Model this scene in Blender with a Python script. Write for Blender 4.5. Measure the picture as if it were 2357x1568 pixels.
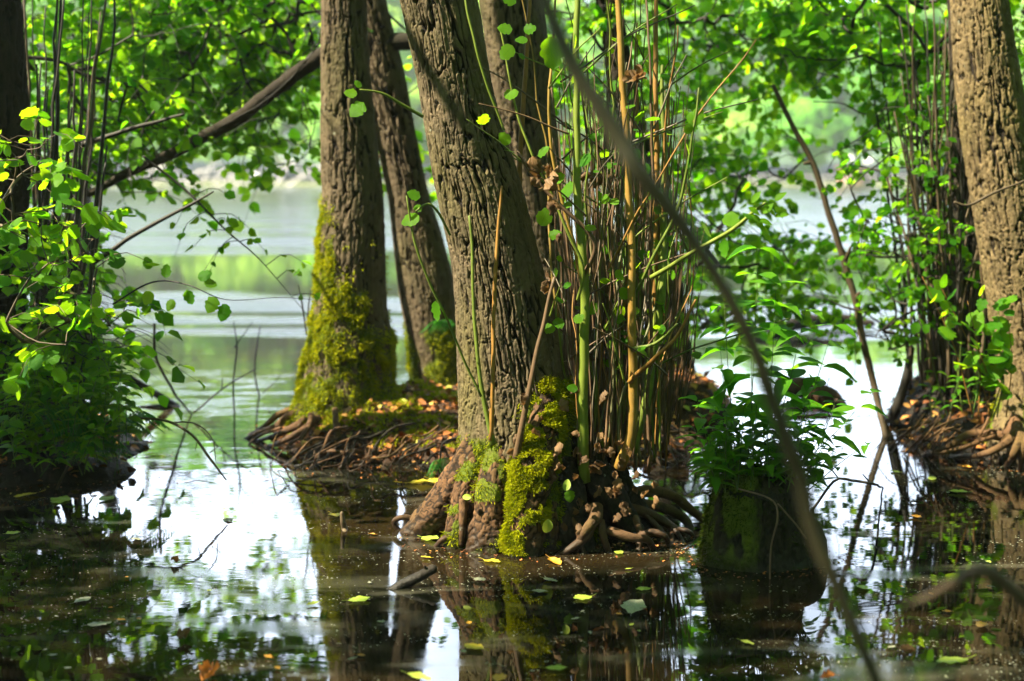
import bpy, math, random
import numpy as np
from mathutils import Vector, Matrix
R = math.radians
rng = np.random.default_rng(11)
random.seed(11)
for o in list(bpy.data.objects): bpy.data.objects.remove(o)
S = bpy.context.scene
COL = S.collection

# ------------------------------------------------------------------ camera
CAMZ, FPX, HOR, CX, CY = 1.5, 2357*50/36, 395.0, 1178.5, 784.0
PITCH = math.atan((CY-HOR)/FPX)
cd = bpy.data.cameras.new('camera'); cam = bpy.data.objects.new('camera', cd); COL.objects.link(cam)
cam.location = (0, 0, CAMZ); cam.rotation_euler = (R(90)-PITCH, 0, 0)
cd.lens = 50; cd.sensor_width = 36; cd.clip_start = .05; cd.clip_end = 3000
cd.dof.use_dof = True; cd.dof.focus_distance = 5.65; cd.dof.aperture_fstop = 1.55
S.camera = cam

# ------------------------------------------------------------------ light
SUN_EL, SUN_AZ = R(49), R(196)          # azimuth measured from +X; light comes from camera left, a little behind
SD = np.array([math.cos(SUN_EL)*math.cos(SUN_AZ), math.cos(SUN_EL)*math.sin(SUN_AZ), math.sin(SUN_EL)])
ld = bpy.data.lights.new('sun', 'SUN'); sun = bpy.data.objects.new('sun', ld); COL.objects.link(sun)
ld.energy = 5.0; ld.angle = R(.55); ld.color = (1, .89, .64)
sun.rotation_euler = Vector(-SD).to_track_quat('-Z', 'Y').to_euler()

W = bpy.data.worlds.new('World'); S.world = W; W.use_nodes = True
nt = W.node_tree; N = nt.nodes; L = nt.links; N.clear()
out = N.new('ShaderNodeOutputWorld'); bg = N.new('ShaderNodeBackground')
sky = N.new('ShaderNodeTexSky'); sky.sky_type = 'NISHITA'; sky.sun_disc = False
sky.sun_elevation = SUN_EL; sky.sun_rotation = R(90)-SUN_AZ
sc = N.new('ShaderNodeVectorMath'); sc.operation = 'SCALE'; sc.inputs['Scale'].default_value = .05
L.new(sky.outputs[0], sc.inputs[0])
tc = N.new('ShaderNodeTexCoord'); sep = N.new('ShaderNodeSeparateXYZ'); L.new(tc.outputs['Generated'], sep.inputs[0])
no = N.new('ShaderNodeTexNoise'); no.inputs['Scale'].default_value = 5.; no.inputs['Detail'].default_value = 6
L.new(tc.outputs['Generated'], no.inputs['Vector'])
def wm(op, a, b=None, c=None):
    m = N.new('ShaderNodeMath'); m.operation = op
    for i, v in enumerate((a, b, c)):
        if v is None: continue
        if isinstance(v, (int, float)): m.inputs[i].default_value = v
        else: L.new(v, m.inputs[i])
    return m.outputs[0]
def wmap(v, a, b, c=0, d=1):
    m = N.new('ShaderNodeMapRange'); m.interpolation_type = 'SMOOTHSTEP'
    for k, x in zip(('From Min', 'From Max', 'To Min', 'To Max'), (a, b, c, d)): m.inputs[k].default_value = x
    L.new(v, m.inputs['Value']); return m.outputs[0]
# cloud band added low over the far lake so the water mirrors white
low = wmap(sep.outputs['Z'], .34, .48, 1, 0)
front = wmap(sep.outputs['Y'], .45, .8)
cl = wm('MULTIPLY', wm('MULTIPLY', low, front), wmap(no.outputs['Fac'], .36, .58, .3, 1))
mix = N.new('ShaderNodeMix'); mix.data_type = 'RGBA'
L.new(cl, mix.inputs['Factor']); L.new(sc.outputs[0], mix.inputs['A']); mix.inputs['B'].default_value = (1.22, 1.42, 1.74, 1)
L.new(mix.outputs['Result'], bg.inputs['Color']); bg.inputs['Strength'].default_value = 1.0
L.new(bg.outputs[0], out.inputs[0])
S.view_settings.view_transform = 'Standard'; S.view_settings.look = 'None'
S.view_settings.exposure = 2.45; S.view_settings.gamma = 1
S.render.engine = 'CYCLES'
c = S.cycles; c.max_bounces = 7; c.diffuse_bounces = 3; c.glossy_bounces = 3; c.transmission_bounces = 4; c.transparent_max_bounces = 8
c.use_denoising = True; c.sample_clamp_indirect = 6; c.caustics_reflective = False; c.caustics_refractive = False

# ------------------------------------------------------------------ pixels -> points (x, y in a 2357 x 1568 view of the photo)
def ray(x, y):
    dx, dy = (x-CX)/FPX, -(y-CY)/FPX
    return np.array([dx, math.cos(PITCH)+dy*math.sin(PITCH), -math.sin(PITCH)+dy*math.cos(PITCH)])
def D(x, y, Y):
    d = ray(x, y); return np.array([0, 0, CAMZ])+d*(Y/d[1])
def G(x, y, z=0.0):
    d = ray(x, y); return np.array([0, 0, CAMZ])+d*((z-CAMZ)/d[2])
def unit(v):
    v = np.asarray(v, float); return v/np.maximum(np.linalg.norm(v, axis=-1, keepdims=True), 1e-9)

# ------------------------------------------------------------------ noise
def _h(ix, iy, iz, s):
    n = (ix.astype(np.int64)*374761393+iy.astype(np.int64)*668265263+iz.astype(np.int64)*2147483647+s*1274126177) & 0xFFFFFFFF
    n = ((n ^ (n >> 13))*1274126177) & 0xFFFFFFFF
    n = ((n ^ (n >> 16))*2246822519) & 0xFFFFFFFF
    return ((n ^ (n >> 15)) & 0xFFFFFF)/float(0xFFFFFF)
def vnoise(P, s=0):
    P = np.asarray(P, float); i = np.floor(P); f = P-i; f = f*f*(3-2*f); i = i.astype(np.int64)
    r = 0
    for a in (0, 1):
        for b in (0, 1):
            for c_ in (0, 1):
                w = (f[:, 0] if a else 1-f[:, 0])*(f[:, 1] if b else 1-f[:, 1])*(f[:, 2] if c_ else 1-f[:, 2])
                r = r+w*_h(i[:, 0]+a, i[:, 1]+b, i[:, 2]+c_, s)
    return r
def fbm(P, o=3, s=0):
    P = np.asarray(P, float); r = 0; a = .5; t = 0
    for k in range(o): r = r+a*vnoise(P*(2.03**k), s+k*7); t += a; a *= .5
    return r/t
def voro(P, s=0):
    """distance to second minus distance to first feature, and a random number of the cell"""
    i = np.floor(P).astype(np.int64); f1 = np.full(len(P), 9.); f2 = f1.copy(); idr = np.zeros(len(P))
    for a in (-1, 0, 1):
        for b in (-1, 0, 1):
            for c_ in (-1, 0, 1):
                q = i+np.array([a, b, c_])
                fp = np.stack([_h(q[:, 0], q[:, 1], q[:, 2], s+k) for k in (1, 2, 3)], 1)
                d = np.linalg.norm(q+fp-P, axis=1)
                n1 = d < f1
                f2 = np.where(n1, f1, np.minimum(f2, d)); idr = np.where(n1, fp[:, 0], idr); f1 = np.where(n1, d, f1)
    return f2-f1, idr
def sst(x, a, b):
    t = np.clip((x-a)/(b-a), 0, 1); return t*t*(3-2*t)

# ------------------------------------------------------------------ mesh builder
class MB:
    def __init__(s): s.V = []; s.Q = []; s.T = []; s.n = 0; s.at = {}; s.uv = []
    def add(s, V, Q=None, T=None, m=0, uv=None, **at):
        V = np.asarray(V, float).reshape(-1, 3); k = len(V)
        if Q is not None and len(Q): s.Q.append((np.asarray(Q)+s.n, m))
        if T is not None and len(T): s.T.append((np.asarray(T)+s.n, m))
        s.V.append(V); s.uv.append(np.zeros((k, 2)) if uv is None else np.asarray(uv, float))
        for a in ('rnd', 'h', 'moss'):
            v = at.get(a, 0.); s.at.setdefault(a, []).append(np.broadcast_to(np.asarray(v, float), (k,)))
        s.n += k
    def build(s, name, mats, parent=None, loc=None, smooth=True):
        V = np.concatenate(s.V)
        base = np.array(parent['_w']) if parent is not None else (np.array(loc, float) if loc is not None else np.zeros(3))
        me = bpy.data.meshes.new(name)
        me.vertices.add(len(V)); me.vertices.foreach_set('co', (V-base).ravel())
        li = [q.ravel() for q, _ in s.Q]+[t.ravel() for t, _ in s.T]
        li = np.concatenate(li) if li else np.zeros(0, int)
        sz = np.concatenate([np.full(len(q), 4) for q, _ in s.Q]+[np.full(len(t), 3) for t, _ in s.T])
        mi = np.concatenate([np.full(len(q), m) for q, m in s.Q]+[np.full(len(t), m) for t, m in s.T])
        me.loops.add(len(li)); me.loops.foreach_set('vertex_index', li.astype(np.int32))
        me.polygons.add(len(sz)); st = np.concatenate([[0], np.cumsum(sz)[:-1]])
        me.polygons.foreach_set('loop_start', st.astype(np.int32)); me.polygons.foreach_set('loop_total', sz.astype(np.int32))
        me.polygons.foreach_set('material_index', mi.astype(np.int32))
        me.polygons.foreach_set('use_smooth', np.full(len(sz), smooth))
        for m in (mats if isinstance(mats, (list, tuple)) else [mats]): me.materials.append(m)
        for a, vs in s.at.items():
            x = me.attributes.new(a, 'FLOAT', 'POINT'); x.data.foreach_set('value', np.concatenate(vs).astype(np.float32))
        uv = me.uv_layers.new(name='UVMap'); uv.data.foreach_set('uv', np.concatenate(s.uv)[li].astype(np.float32).ravel())
        me.update(calc_edges=True); me.validate()
        o = bpy.data.objects.new(name, me); COL.objects.link(o)
        if parent is not None: o.parent = parent
        else: o.location = base
        o['_w'] = [float(x) for x in base]
        return o
def tag(o, label=None, cat=None, group=None, kind=None):
    if label: o['label'] = label
    if cat: o['category'] = cat
    if group: o['group'] = group
    if kind: o['kind'] = kind
    return o
def thing(name, label, cat, loc, group=None):
    o = bpy.data.objects.new(name, None); COL.objects.link(o); o.location = [float(x) for x in loc]
    o['_w'] = [float(x) for x in loc]; o.empty_display_size = .05
    return tag(o, label, cat, group)

def smooth_path(P, n, rad=None):
    """Catmull-Rom through the points, resampled to n even steps"""
    P = np.asarray(P, float); k = len(P)
    E = np.vstack([2*P[0]-P[1], P, 2*P[-1]-P[-2]]); o = []; pr = []
    m = max(6, n)
    for i in range(k-1):
        t = np.linspace(0, 1, m, endpoint=False)[:, None]; a, b, c_, d = E[i], E[i+1], E[i+2], E[i+3]
        o.append(.5*((2*b)+(c_-a)*t+(2*a-5*b+4*c_-d)*t*t+(3*b-a-3*c_+d)*t**3)); pr.append(i+t[:, 0])
    o = np.vstack(o+[P[-1:]]); pr = np.concatenate(pr+[[k-1]])
    s = np.concatenate([[0], np.cumsum(np.linalg.norm(np.diff(o, axis=0), axis=1))]); q = np.linspace(0, s[-1], n)
    C = np.stack([np.interp(q, s, o[:, j]) for j in range(3)], 1)
    if rad is None: return C
    return C, np.interp(np.interp(q, s, pr), np.arange(k), np.asarray(rad, float))
def frames(C):
    T = unit(np.gradient(C, axis=0)); up = np.where(np.abs(T[:, 2:3]) > .85, np.array([[0, 1., 0]]), np.array([[0, 0, 1.]]))
    # parallel transport
    A = np.zeros_like(T); a = np.cross(T[0], up[0]); a /= np.linalg.norm(a); A[0] = a
    for i in range(1, len(T)):
        a = a-T[i]*np.dot(a, T[i]); a /= max(np.linalg.norm(a), 1e-9); A[i] = a
    return T, A, np.cross(T, A)
def tube(mb, P, rad, ns=6, n=None, m=0, wob=0., seed=0, rnd=0., cap=True, moss=0., h=.6, knob=0.):
    """a rounded, slightly irregular stem through the points P"""
    P = np.asarray(P, float); rad = np.broadcast_to(np.asarray(rad, float), (len(P),))
    if n is None: n = max(4, 4*len(P))
    C, r = smooth_path(P, n, rad)
    if wob: C = C+(np.stack([fbm(C*5+k*9.1+seed, 2, seed+k) for k in range(3)], 1)-.5)*wob
    T, A, B = frames(C); th = np.linspace(0, 2*math.pi, ns, endpoint=False)
    rr = r[:, None]*np.ones(ns)[None]
    if knob:
        q = C[:, None]+A[:, None]*np.cos(th)[None, :, None]*.03+B[:, None]*np.sin(th)[None, :, None]*.03
        rr = rr*(1+knob*(fbm(q.reshape(-1, 3)*22+seed, 3, seed).reshape(n, ns)-.5)*2)
    V = C[:, None]+rr[..., None]*(A[:, None]*np.cos(th)[None, :, None]+B[:, None]*np.sin(th)[None, :, None])
    i = np.arange(n-1)[:, None]*ns; j = np.arange(ns)[None]; k = (j+1) % ns
    Q = np.stack([i+j, i+k, i+ns+k, i+ns+j], -1).reshape(-1, 4)
    s = np.concatenate([[0], np.cumsum(np.linalg.norm(np.diff(C, axis=0), axis=1))])
    uv = np.stack([np.broadcast_to(th[None]*r.mean(), (n, ns)), np.broadcast_to(s[:, None], (n, ns))], -1).reshape(-1, 2)
    V = V.reshape(-1, 3); Tc = None
    if cap:
        V = np.vstack([V, C[0]-T[0]*r[0]*.5, C[-1]+T[-1]*r[-1]*.7]); uv = np.vstack([uv, [[0, 0], [0, s[-1]]]])
        j = np.arange(ns); e = (n-1)*ns
        Tc = np.vstack([np.stack([(j+1) % ns, j, np.full(ns, n*ns)], 1), np.stack([e+j, e+(j+1) % ns, np.full(ns, n*ns+1)], 1)])
    if knob: h = .25+.8*sst(fbm(V*[70, 70, 40], 3, seed), .3, .6); moss = moss*2*fbm(V*20, 2, seed+1)
    mb.add(V, Q, Tc, m=m, uv=uv, rnd=rnd, moss=moss, h=h)
    return C, r

# ------------------------------------------------------------------ leaves
def template(vs, ws, bend=.25, fold=.18):
    vs = np.array(vs); ws = np.array(ws); k = len(vs)-2
    z = lambda v, u: -bend*v*v+fold*np.abs(u)
    mid = np.stack([np.zeros(k+2), vs, z(vs, 0*vs)], 1)
    l = np.stack([-ws[1:-1], vs[1:-1]+.02, z(vs[1:-1], ws[1:-1])], 1); r = l*np.array([-1, 1, 1])
    V = np.vstack([mid, l, r]); a = k+2; b = a+k; T = [[0, 1, a], [0, b, 1], [k, k+1, a+k-1], [k, b+k-1, k+1]]; Q = []
    for i in range(k-1): Q += [[1+i, 2+i, a+i+1, a+i], [1+i, b+i, b+i+1, 2+i]]
    uv = np.stack([V[:, 0]*2, V[:, 1]], 1)
    return V, np.array(Q).reshape(-1, 4), np.array(T), uv
ROUND = template([0, .1, .3, .55, .78, .92, 1], [0, .26, .43, .47, .36, .19, 0])
ROUND_LO = template([0, .2, .62, 1], [0, .36, .46, 0], .3, .2)
POINT = template([0, .12, .35, .6, .82, 1], [0, .18, .29, .25, .12, 0], .4, .3)
SLIM = template([0, .2, .55, .85, 1], [0, .13, .17, .08, 0], .35, .25)
FLAKE = template([0, .3, .7, 1], [0, .3, .26, 0], -.5, .5)
def grid_leaf(curl, crump, seed, nv=11, nu=7, point=.5):
    v = np.linspace(0, 1, nv)[:, None]*np.ones(nu); u = np.linspace(-1, 1, nu)[None]*np.ones((nv, 1))
    w = (np.sin(np.pi*np.clip(v, .0, 1)**(.75+.25*point))**(.55+.5*point))*.42*(1+.14*np.sin(v*23+seed)+.08*np.sin(v*51+seed*2))
    a = u*curl; x = w*np.sin(a)/max(abs(curl), .05) if abs(curl) > .05 else w*u; z = w*(1-np.cos(a))*(1 if curl > 0 else -1)
    P = np.stack([x, v-.5, z+.12*curl*(v-.5)**2*2], -1).reshape(-1, 3)
    P = P+crump*(np.stack([fbm(P*5+seed+k*7, 3, seed+k) for k in range(3)], 1)-.5)*[.6, .5, 1]
    i = np.arange(nv-1)[:, None]*nu+np.arange(nu-1)[None]; i = i.ravel()
    return P, np.stack([i, i+1, i+nu+1, i+nu], 1), np.zeros((0, 3), int), np.stack([u.ravel(), v.ravel()], 1)
def leaves(mb, base, d, nrm, ln, wd=None, rnd=None, tp=ROUND_LO, m=0):
    base = np.asarray(base, float).reshape(-1, 3); n = len(base)
    if n == 0: return
    d = unit(np.broadcast_to(d, base.shape)); nrm = np.broadcast_to(nrm, base.shape)
    x = np.cross(d, nrm); x = unit(x+1e-6); z = np.cross(x, d)
    ln = np.broadcast_to(np.asarray(ln, float), (n,)); wd = ln if wd is None else np.broadcast_to(np.asarray(wd, float), (n,))
    rnd = rng.random(n) if rnd is None else np.broadcast_to(rnd, (n,))
    if isinstance(tp, list):
        w = rng.integers(0, len(tp), n); nr_ = np.broadcast_to(nrm, base.shape)
        for i in range(len(tp)):
            s_ = w == i
            if s_.any(): leaves(mb, base[s_], d[s_], nr_[s_], ln[s_], wd[s_], rnd[s_], tp[i], m)
        return
    V, Q, T, uv = tp; k = len(V)
    bnd = rng.uniform(.2, 1.6, n)
    P = base[:, None]+x[:, None]*(V[None, :, 0:1]*wd[:, None, None])+d[:, None]*(V[None, :, 1:2]*ln[:, None, None])+z[:, None]*(V[None, :, 2:3]*(ln*bnd)[:, None, None])
    off = (np.arange(n)*k)[:, None, None]
    mb.add(P.reshape(-1, 3), (Q[None]+off).reshape(-1, 4), (T[None]+off).reshape(-1, 3), m=m, uv=np.tile(uv, (n, 1)), rnd=np.repeat(rnd, k))
def near_set(pt):
    out = []
    for i in range(6):
        V, Q, T, uv = grid_leaf(rng.uniform(-.5, .8), .10, 17*i+3, 12, 5, pt*rng.uniform(.5, 1.2)); V = V.copy(); V[:, 1] += .5; V[:, 0] *= 1.15; out.append((V, Q, T, uv))
    return out
def rsph(n): return unit(rng.normal(size=(n, 3)))
SUNCUT = False
def spray(mb, p, d, L_, nl, size, tp=ROUND_LO, m=0, mt=1, r=.0025, droop=.3, up=.7, tone=None):
    """a twig with alternate leaves"""
    d = unit(d); q = [p, p+d*L_*.5+np.array([0, 0, .02]), p+d*L_+np.array([0, 0, -droop*L_])]
    C, _ = tube(mb, q, [r, r*.8, r*.4], ns=4, n=6, m=mt, cap=False, rnd=rng.random(), wob=.04, seed=int(rng.integers(99)))
    t = np.sort(rng.uniform(.12, 1, nl)); b = np.stack([np.interp(t*5, np.arange(6), C[:, k]) for k in range(3)], 1)
    side = np.cross(d, [0, 0, 1.]); sg = np.where(np.arange(nl) % 2 == 0, 1, -1)[:, None]
    if SUNCUT:
        ok = open_to_sun(b, .5); b = b[ok]; sg = sg[ok]; nl = len(b)
        if nl == 0: return
    ld = unit(d*rng.uniform(.2, .9, (nl, 1))+side*sg*rng.uniform(.5, 1., (nl, 1))+rsph(nl)*.35+np.array([0, 0, -.35]))
    b = b+ld*size*.12
    nr = unit(np.array([0, 0, up])+rsph(nl)*.75)
    ln = size*rng.uniform(.6, 1.15, nl)
    leaves(mb, b, ld, nr, ln, ln*rng.uniform(.85, 1.05, nl), (np.clip(rng.normal(tone, .15, nl), 0, 1) if tone is not None else None), tp, m)
def skeleton(mb, root, pts, r0=.012, tip=.0025, m=1, order=None):
    """a branching net of limbs that joins every point to the root"""
    pts = np.asarray(pts, float); root = np.asarray(root, float).reshape(-1, 3)
    o = np.argsort(np.linalg.norm(pts-root[0], axis=1)); pts = pts[o]
    nodes = [*root]; par = list(range(-1, len(root)-1)); dist = [0.]*len(root)
    for p in pts:
        A = np.array(nodes); dd = np.linalg.norm(A-p, axis=1)+.12*np.array(dist); j = int(np.argmin(dd))
        nodes.append(p); par.append(j); dist.append(dist[j]+np.linalg.norm(A[j]-p))
    cnt = np.ones(len(nodes))
    for i in range(len(nodes)-1, 0, -1):
        if par[i] >= 0: cnt[par[i]] += cnt[i]
    for i in range(len(root), len(nodes)):
        j = par[i]; a, b = nodes[j], nodes[i]
        l = np.linalg.norm(b-a)
        if l < .02: continue
        ra = min(r0, tip*cnt[i]**.5); mid = (a+b)/2+rsph(1)[0]*l*.09+np.array([0, 0, -.03*l])
        tube(mb, [a, mid, b], [ra*1.05, ra, ra*.85], ns=5, n=6, m=m, cap=False, rnd=rng.random(), wob=.03, seed=i % 50)
def zone_points(zones):
    out = []
    for (cx, cy, rx, ry, y0, y1, n) in zones:
        a = rng.uniform(0, 2*math.pi, n); r = np.sqrt(rng.random(n))
        for k in range(n): out.append(D(cx+rx*r[k]*math.cos(a[k]), cy+ry*r[k]*math.sin(a[k]), rng.uniform(y0, y1)))
    return np.array(out)
def crown(parent, zones, root, mats, size=.075, L_=.38, nl=9, tp=ROUND_LO, name='crown', r0=.012, net=True, up=.7, pts=None, tone=None):
    mb = MB(); p = zone_points(zones) if zones else np.zeros((0, 3))
    if pts is not None: p = np.vstack([p, pts])
    if SUNCUT: p = p[open_to_sun(p, .5)]
    if net: skeleton(mb, root, p, r0)
    for q in p:
        d = unit(np.array([rng.normal(), rng.normal(), rng.normal()*.35]))
        spray(mb, q, d, L_*rng.uniform(.6, 1.3), int(nl*rng.uniform(.6, 1.4)), size*rng.uniform(.8, 1.15), tp, up=up, tone=tone)
    return mb.build(name, mats, parent)

NEAR = near_set(.25)
# ------------------------------------------------------------------ materials
def mat(name):
    m = bpy.data.materials.new(name); m.use_nodes = True; m.node_tree.nodes.clear(); return m, NB(m.node_tree)
class NB:
    def __init__(s, t): s.t = t; s.N = t.nodes; s.L = t.links
    def n(s, ty, **kw):
        x = s.N.new('ShaderNode'+ty)
        for k, v in kw.items(): setattr(x, k, v)
        return x
    def link(s, a, b): s.L.new(a, b)
    def inp(s, x, k, v):
        if hasattr(v, 'links'): s.L.new(v, x.inputs[k])
        else: x.inputs[k].default_value = v
    def math(s, op, *a):
        x = s.n('Math', operation=op)
        for i, v in enumerate(a): s.inp(x, i, v)
        return x.outputs[0]
    def mp(s, v, a, b, c=0., d=1.):
        x = s.n('MapRange', interpolation_type='SMOOTHSTEP')
        for k, q in zip(('Value', 'From Min', 'From Max', 'To Min', 'To Max'), (v, a, b, c, d)): s.inp(x, k, q)
        return x.outputs[0]
    def mix(s, f, a, b):
        x = s.n('Mix', data_type='RGBA'); s.inp(x, 'Factor', f)
        for k, v in (('A', a), ('B', b)): s.inp(x, k, v if hasattr(v, 'links') else (*v, 1) if len(v) == 3 else v)
        return x.outputs['Result']
    def attr(s, a): return s.n('Attribute', attribute_name=a).outputs['Fac']
    def pos(s, sx=1, sy=1, sz=1):
        g = s.n('NewGeometry'); m = s.n('Mapping'); s.link(g.outputs['Position'], m.inputs[0]); m.inputs['Scale'].default_value = (sx, sy, sz); return m.outputs[0]
    def noise(s, vec, scale, det=4, dist=0., rough=.5):
        x = s.n('TexNoise'); s.link(vec, x.inputs['Vector']); x.inputs['Scale'].default_value = scale
        x.inputs['Detail'].default_value = det; x.inputs['Distortion'].default_value = dist; x.inputs['Roughness'].default_value = rough
        return x.outputs['Fac']
    def bump(s, h, st=.5, d=.01, nrm=None):
        x = s.n('Bump'); s.inp(x, 'Strength', st); s.inp(x, 'Distance', d); s.inp(x, 'Height', h)
        if nrm is not None: s.link(nrm, x.inputs['Normal'])
        return x.outputs[0]
    def bsdf(s, col, rough=.8, bump=None, spec=.3):
        b = s.n('BsdfPrincipled'); s.inp(b, 'Base Color', col if hasattr(col, 'links') else (*col, 1)); s.inp(b, 'Roughness', rough)
        s.inp(b, 'Specular IOR Level', spec)
        if bump is not None: s.link(bump, b.inputs['Normal'])
        return b
    def out(s, sh):
        o = s.n('OutputMaterial'); s.link(sh, o.inputs['Surface'])
def leaf_mat(name, a, b, ta, tb, tr=.45, rough=.5, veins=False, spec=.25):
    m, k = mat(name); r = k.attr('rnd'); col = k.mix(r, a, b); tcol = k.mix(r, ta, tb); bm = None
    if veins:
        uv = k.n('UVMap'); sp = k.n('SeparateXYZ'); k.link(uv.outputs[0], sp.inputs[0])
        u = k.math('ABSOLUTE', sp.outputs[0]); w = k.math('SUBTRACT', k.math('MULTIPLY', sp.outputs[1], 8.), k.math('MULTIPLY', u, 4.))
        v = k.math('ABSOLUTE', k.math('SUBTRACT', k.math('FRACT', w), .5))
        vein = k.math('MAXIMUM', k.mp(v, .36, .5), k.mp(u, .07, 0.))
        col = k.mix(k.math('MULTIPLY', vein, .35), col, tuple(min(1, x*1.5+.02) for x in b)); bm = k.bump(v, .5, .004)
        tcol = k.mix(k.math('MULTIPLY', vein, .4), tcol, tuple(x*.55 for x in ta))
    blot = k.noise(k.pos(), 14, 3); col = k.mix(k.mp(blot, .35, .75, 0, .45), col, tuple(x*.55 for x in a))
    b1 = k.bsdf(col, rough, bm, spec); t = k.n('BsdfTranslucent'); k.link(tcol, t.inputs[0])
    ms = k.n('MixShader'); ms.inputs[0].default_value = tr; k.link(b1.outputs[0], ms.inputs[1]); k.link(t.outputs[0], ms.inputs[2]); k.out(ms.outputs[0]); return m
M = {}
M['leaf'] = leaf_mat('alder_leaf', (.016, .085, .002), (.06, .17, .004), (.12, .48, .004), (.46, .80, .010), .52, rough=.6, spec=.08)
M['leaf_near'] = leaf_mat('near_leaf', (.016, .10, .003), (.08, .20, .005), (.14, .48, .005), (.50, .78, .010), .48, veins=True, spec=.12)
M['leaf_deep'] = leaf_mat('deep_green_leaf', (.024, .12, .003), (.08, .21, .006), (.12, .46, .005), (.30, .64, .012), .5, veins=True, spec=.15)
M['leaf_lit'] = leaf_mat('sunlit_leaf', (.05, .18, .006), (.13, .30, .010), (.22, .62, .010), (.55, .85, .02), .55, spec=.08)  # alder leaf lightened in colour to look strongly sunlit
M['fern'] = leaf_mat('fern_leaf', (.016, .12, .008), (.035, .19, .01), (.05, .36, .008), (.10, .45, .01), .4)
M['moss'] = leaf_mat('moss', (.06, .10, .003), (.33, .34, .006), (.14, .26, .003), (.48, .46, .006), .32, .9, spec=.02)
M['moss_dark'] = leaf_mat('shade_moss', (.012, .025, .002), (.05, .07, .004), (.02, .05, .002), (.08, .1, .004), .2, .9, spec=.02)  # moss tone darkened to carry the shade on the stump
M['dry'] = leaf_mat('dry_leaf', (.06, .032, .014), (.20, .115, .05), (.16, .07, .02), (.32, .17, .06), .25, .6, veins=True)
M['yellow'] = leaf_mat('yellow_leaf', (.38, .30, .02), (.50, .40, .03), (.4, .33, .02), (.5, .4, .03), .15, .45, veins=True)
M['limegreen'] = leaf_mat('lime_leaf', (.24, .34, .04), (.34, .40, .06), (.3, .4, .03), (.4, .45, .05), .15, .45, veins=True)
M['amber'] = leaf_mat('amber_leaf', (.42, .20, .02), (.48, .26, .03), (.4, .2, .02), (.5, .25, .03), .15, .45, veins=True)
M['pale'] = leaf_mat('grey_leaf', (.20, .21, .15), (.28, .28, .2), (.2, .2, .1), (.2, .2, .1), .05, .5, veins=True)
M['orange'] = leaf_mat('orange_leaf', (.30, .10, .02), (.36, .14, .03), (.4, .15, .02), (.4, .15, .02), .2, .5, veins=True)
def litter_mat():
    m, k = mat('leaf_litter'); r = k.attr('rnd')
    cr = k.n('ValToRGB'); k.link(r, cr.inputs[0]); e = cr.color_ramp.elements
    e[0].position = 0; e[0].color = (.05, .018, .008, 1); e[1].position = 1; e[1].color = (.42, .30, .10, 1)
    for p, q in ((.3, (.15, .05, .014)), (.6, (.32, .12, .028)), (.82, (.46, .25, .07)), (.93, (.24, .28, .04))):
        x = e.new(p); x.color = (*q, 1)
    b = k.bsdf(cr.outputs[0], .7); k.out(b.outputs[0]); return m
M['litter'] = litter_mat()
def bark_mat(name, furrow, plate, plate2, algae, amt=.35):
    m, k = mat(name); h = k.attr('h'); r = k.attr('rnd')
    n1 = k.noise(k.pos(1, 1, .6), 7, 5); n2 = k.noise(k.pos(1, 1, .35), 60, 5, rough=.65); n3 = k.noise(k.pos(1, 1, .5), 3.1, 4)
    col = k.mix(k.mp(r, .2, .8), plate, plate2); col = k.mix(k.mp(n1, .35, .7, 0, .55), col, tuple(x*.55 for x in plate))
    col = k.mix(k.mp(n3, .45, .7, 0, amt), col, algae); col = k.mix(k.mp(n2, .3, .7, 0, .5), col, tuple(x*.4 for x in plate))
    lich = k.noise(k.pos(), 16, 3); col = k.mix(k.mp(lich, .70, .76, 0, .5), col, (.26, .29, .23))
    col = k.mix(k.mp(h, .05, .6, 1, 0), col, furrow)  # furrow shade put into the colour where the relief is low
    mo = k.mp(k.math('ADD', k.attr('moss'), k.math('MULTIPLY', k.math('SUBTRACT', n2, .5), .5)), .35, .65)
    col = k.mix(mo, col, k.mix(n1, (.035, .06, .003), (.10, .12, .006)))
    g = k.n('NewGeometry'); sp = k.n('SeparateXYZ'); k.link(g.outputs['Position'], sp.inputs[0])
    wet = k.mp(k.math('ADD', sp.outputs[2], k.math('MULTIPLY', n1, .16)), .09, .20, 1, 0); col = k.mix(k.math('MULTIPLY', wet, .8), col, tuple(x*.8 for x in furrow))
    b = k.bsdf(col, k.math('SUBTRACT', .88, k.math('MULTIPLY', wet, .45)), k.bump(k.noise(k.pos(1, 1, .4), 110, 6, rough=.7), .7, .006, k.bump(k.noise(k.pos(), 38, 4), .6, .012)), .25); k.out(b.outputs[0]); return m
M['bark'] = bark_mat('alder_bark', (.008, .005, .003), (.125, .093, .056), (.082, .064, .038), (.105, .10, .014), .45)
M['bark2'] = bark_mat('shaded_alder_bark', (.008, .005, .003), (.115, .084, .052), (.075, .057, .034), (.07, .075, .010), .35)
M['bark_dark'] = bark_mat('dark_bark', (.005, .004, .003), (.028, .020, .013), (.018, .014, .009), (.016, .022, .006), .3)  # one very dark bark tone for trunks, roots and logs
M['bark_root'] = bark_mat('root_bark', (.012, .006, .003), (.13, .066, .030), (.08, .042, .021), (.08, .065, .012), .4)
M['bark_right'] = bark_mat('sunlit_gold_bark', (.010, .006, .003), (.165, .118, .058), (.11, .082, .040), (.13, .11, .02), .4)  # sunlit gold of the right trunk put into the bark colour
M['stump'] = bark_mat('rotten_wood', (.006, .004, .003), (.03, .022, .013), (.018, .013, .008), (.03, .04, .008), .5)
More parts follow.
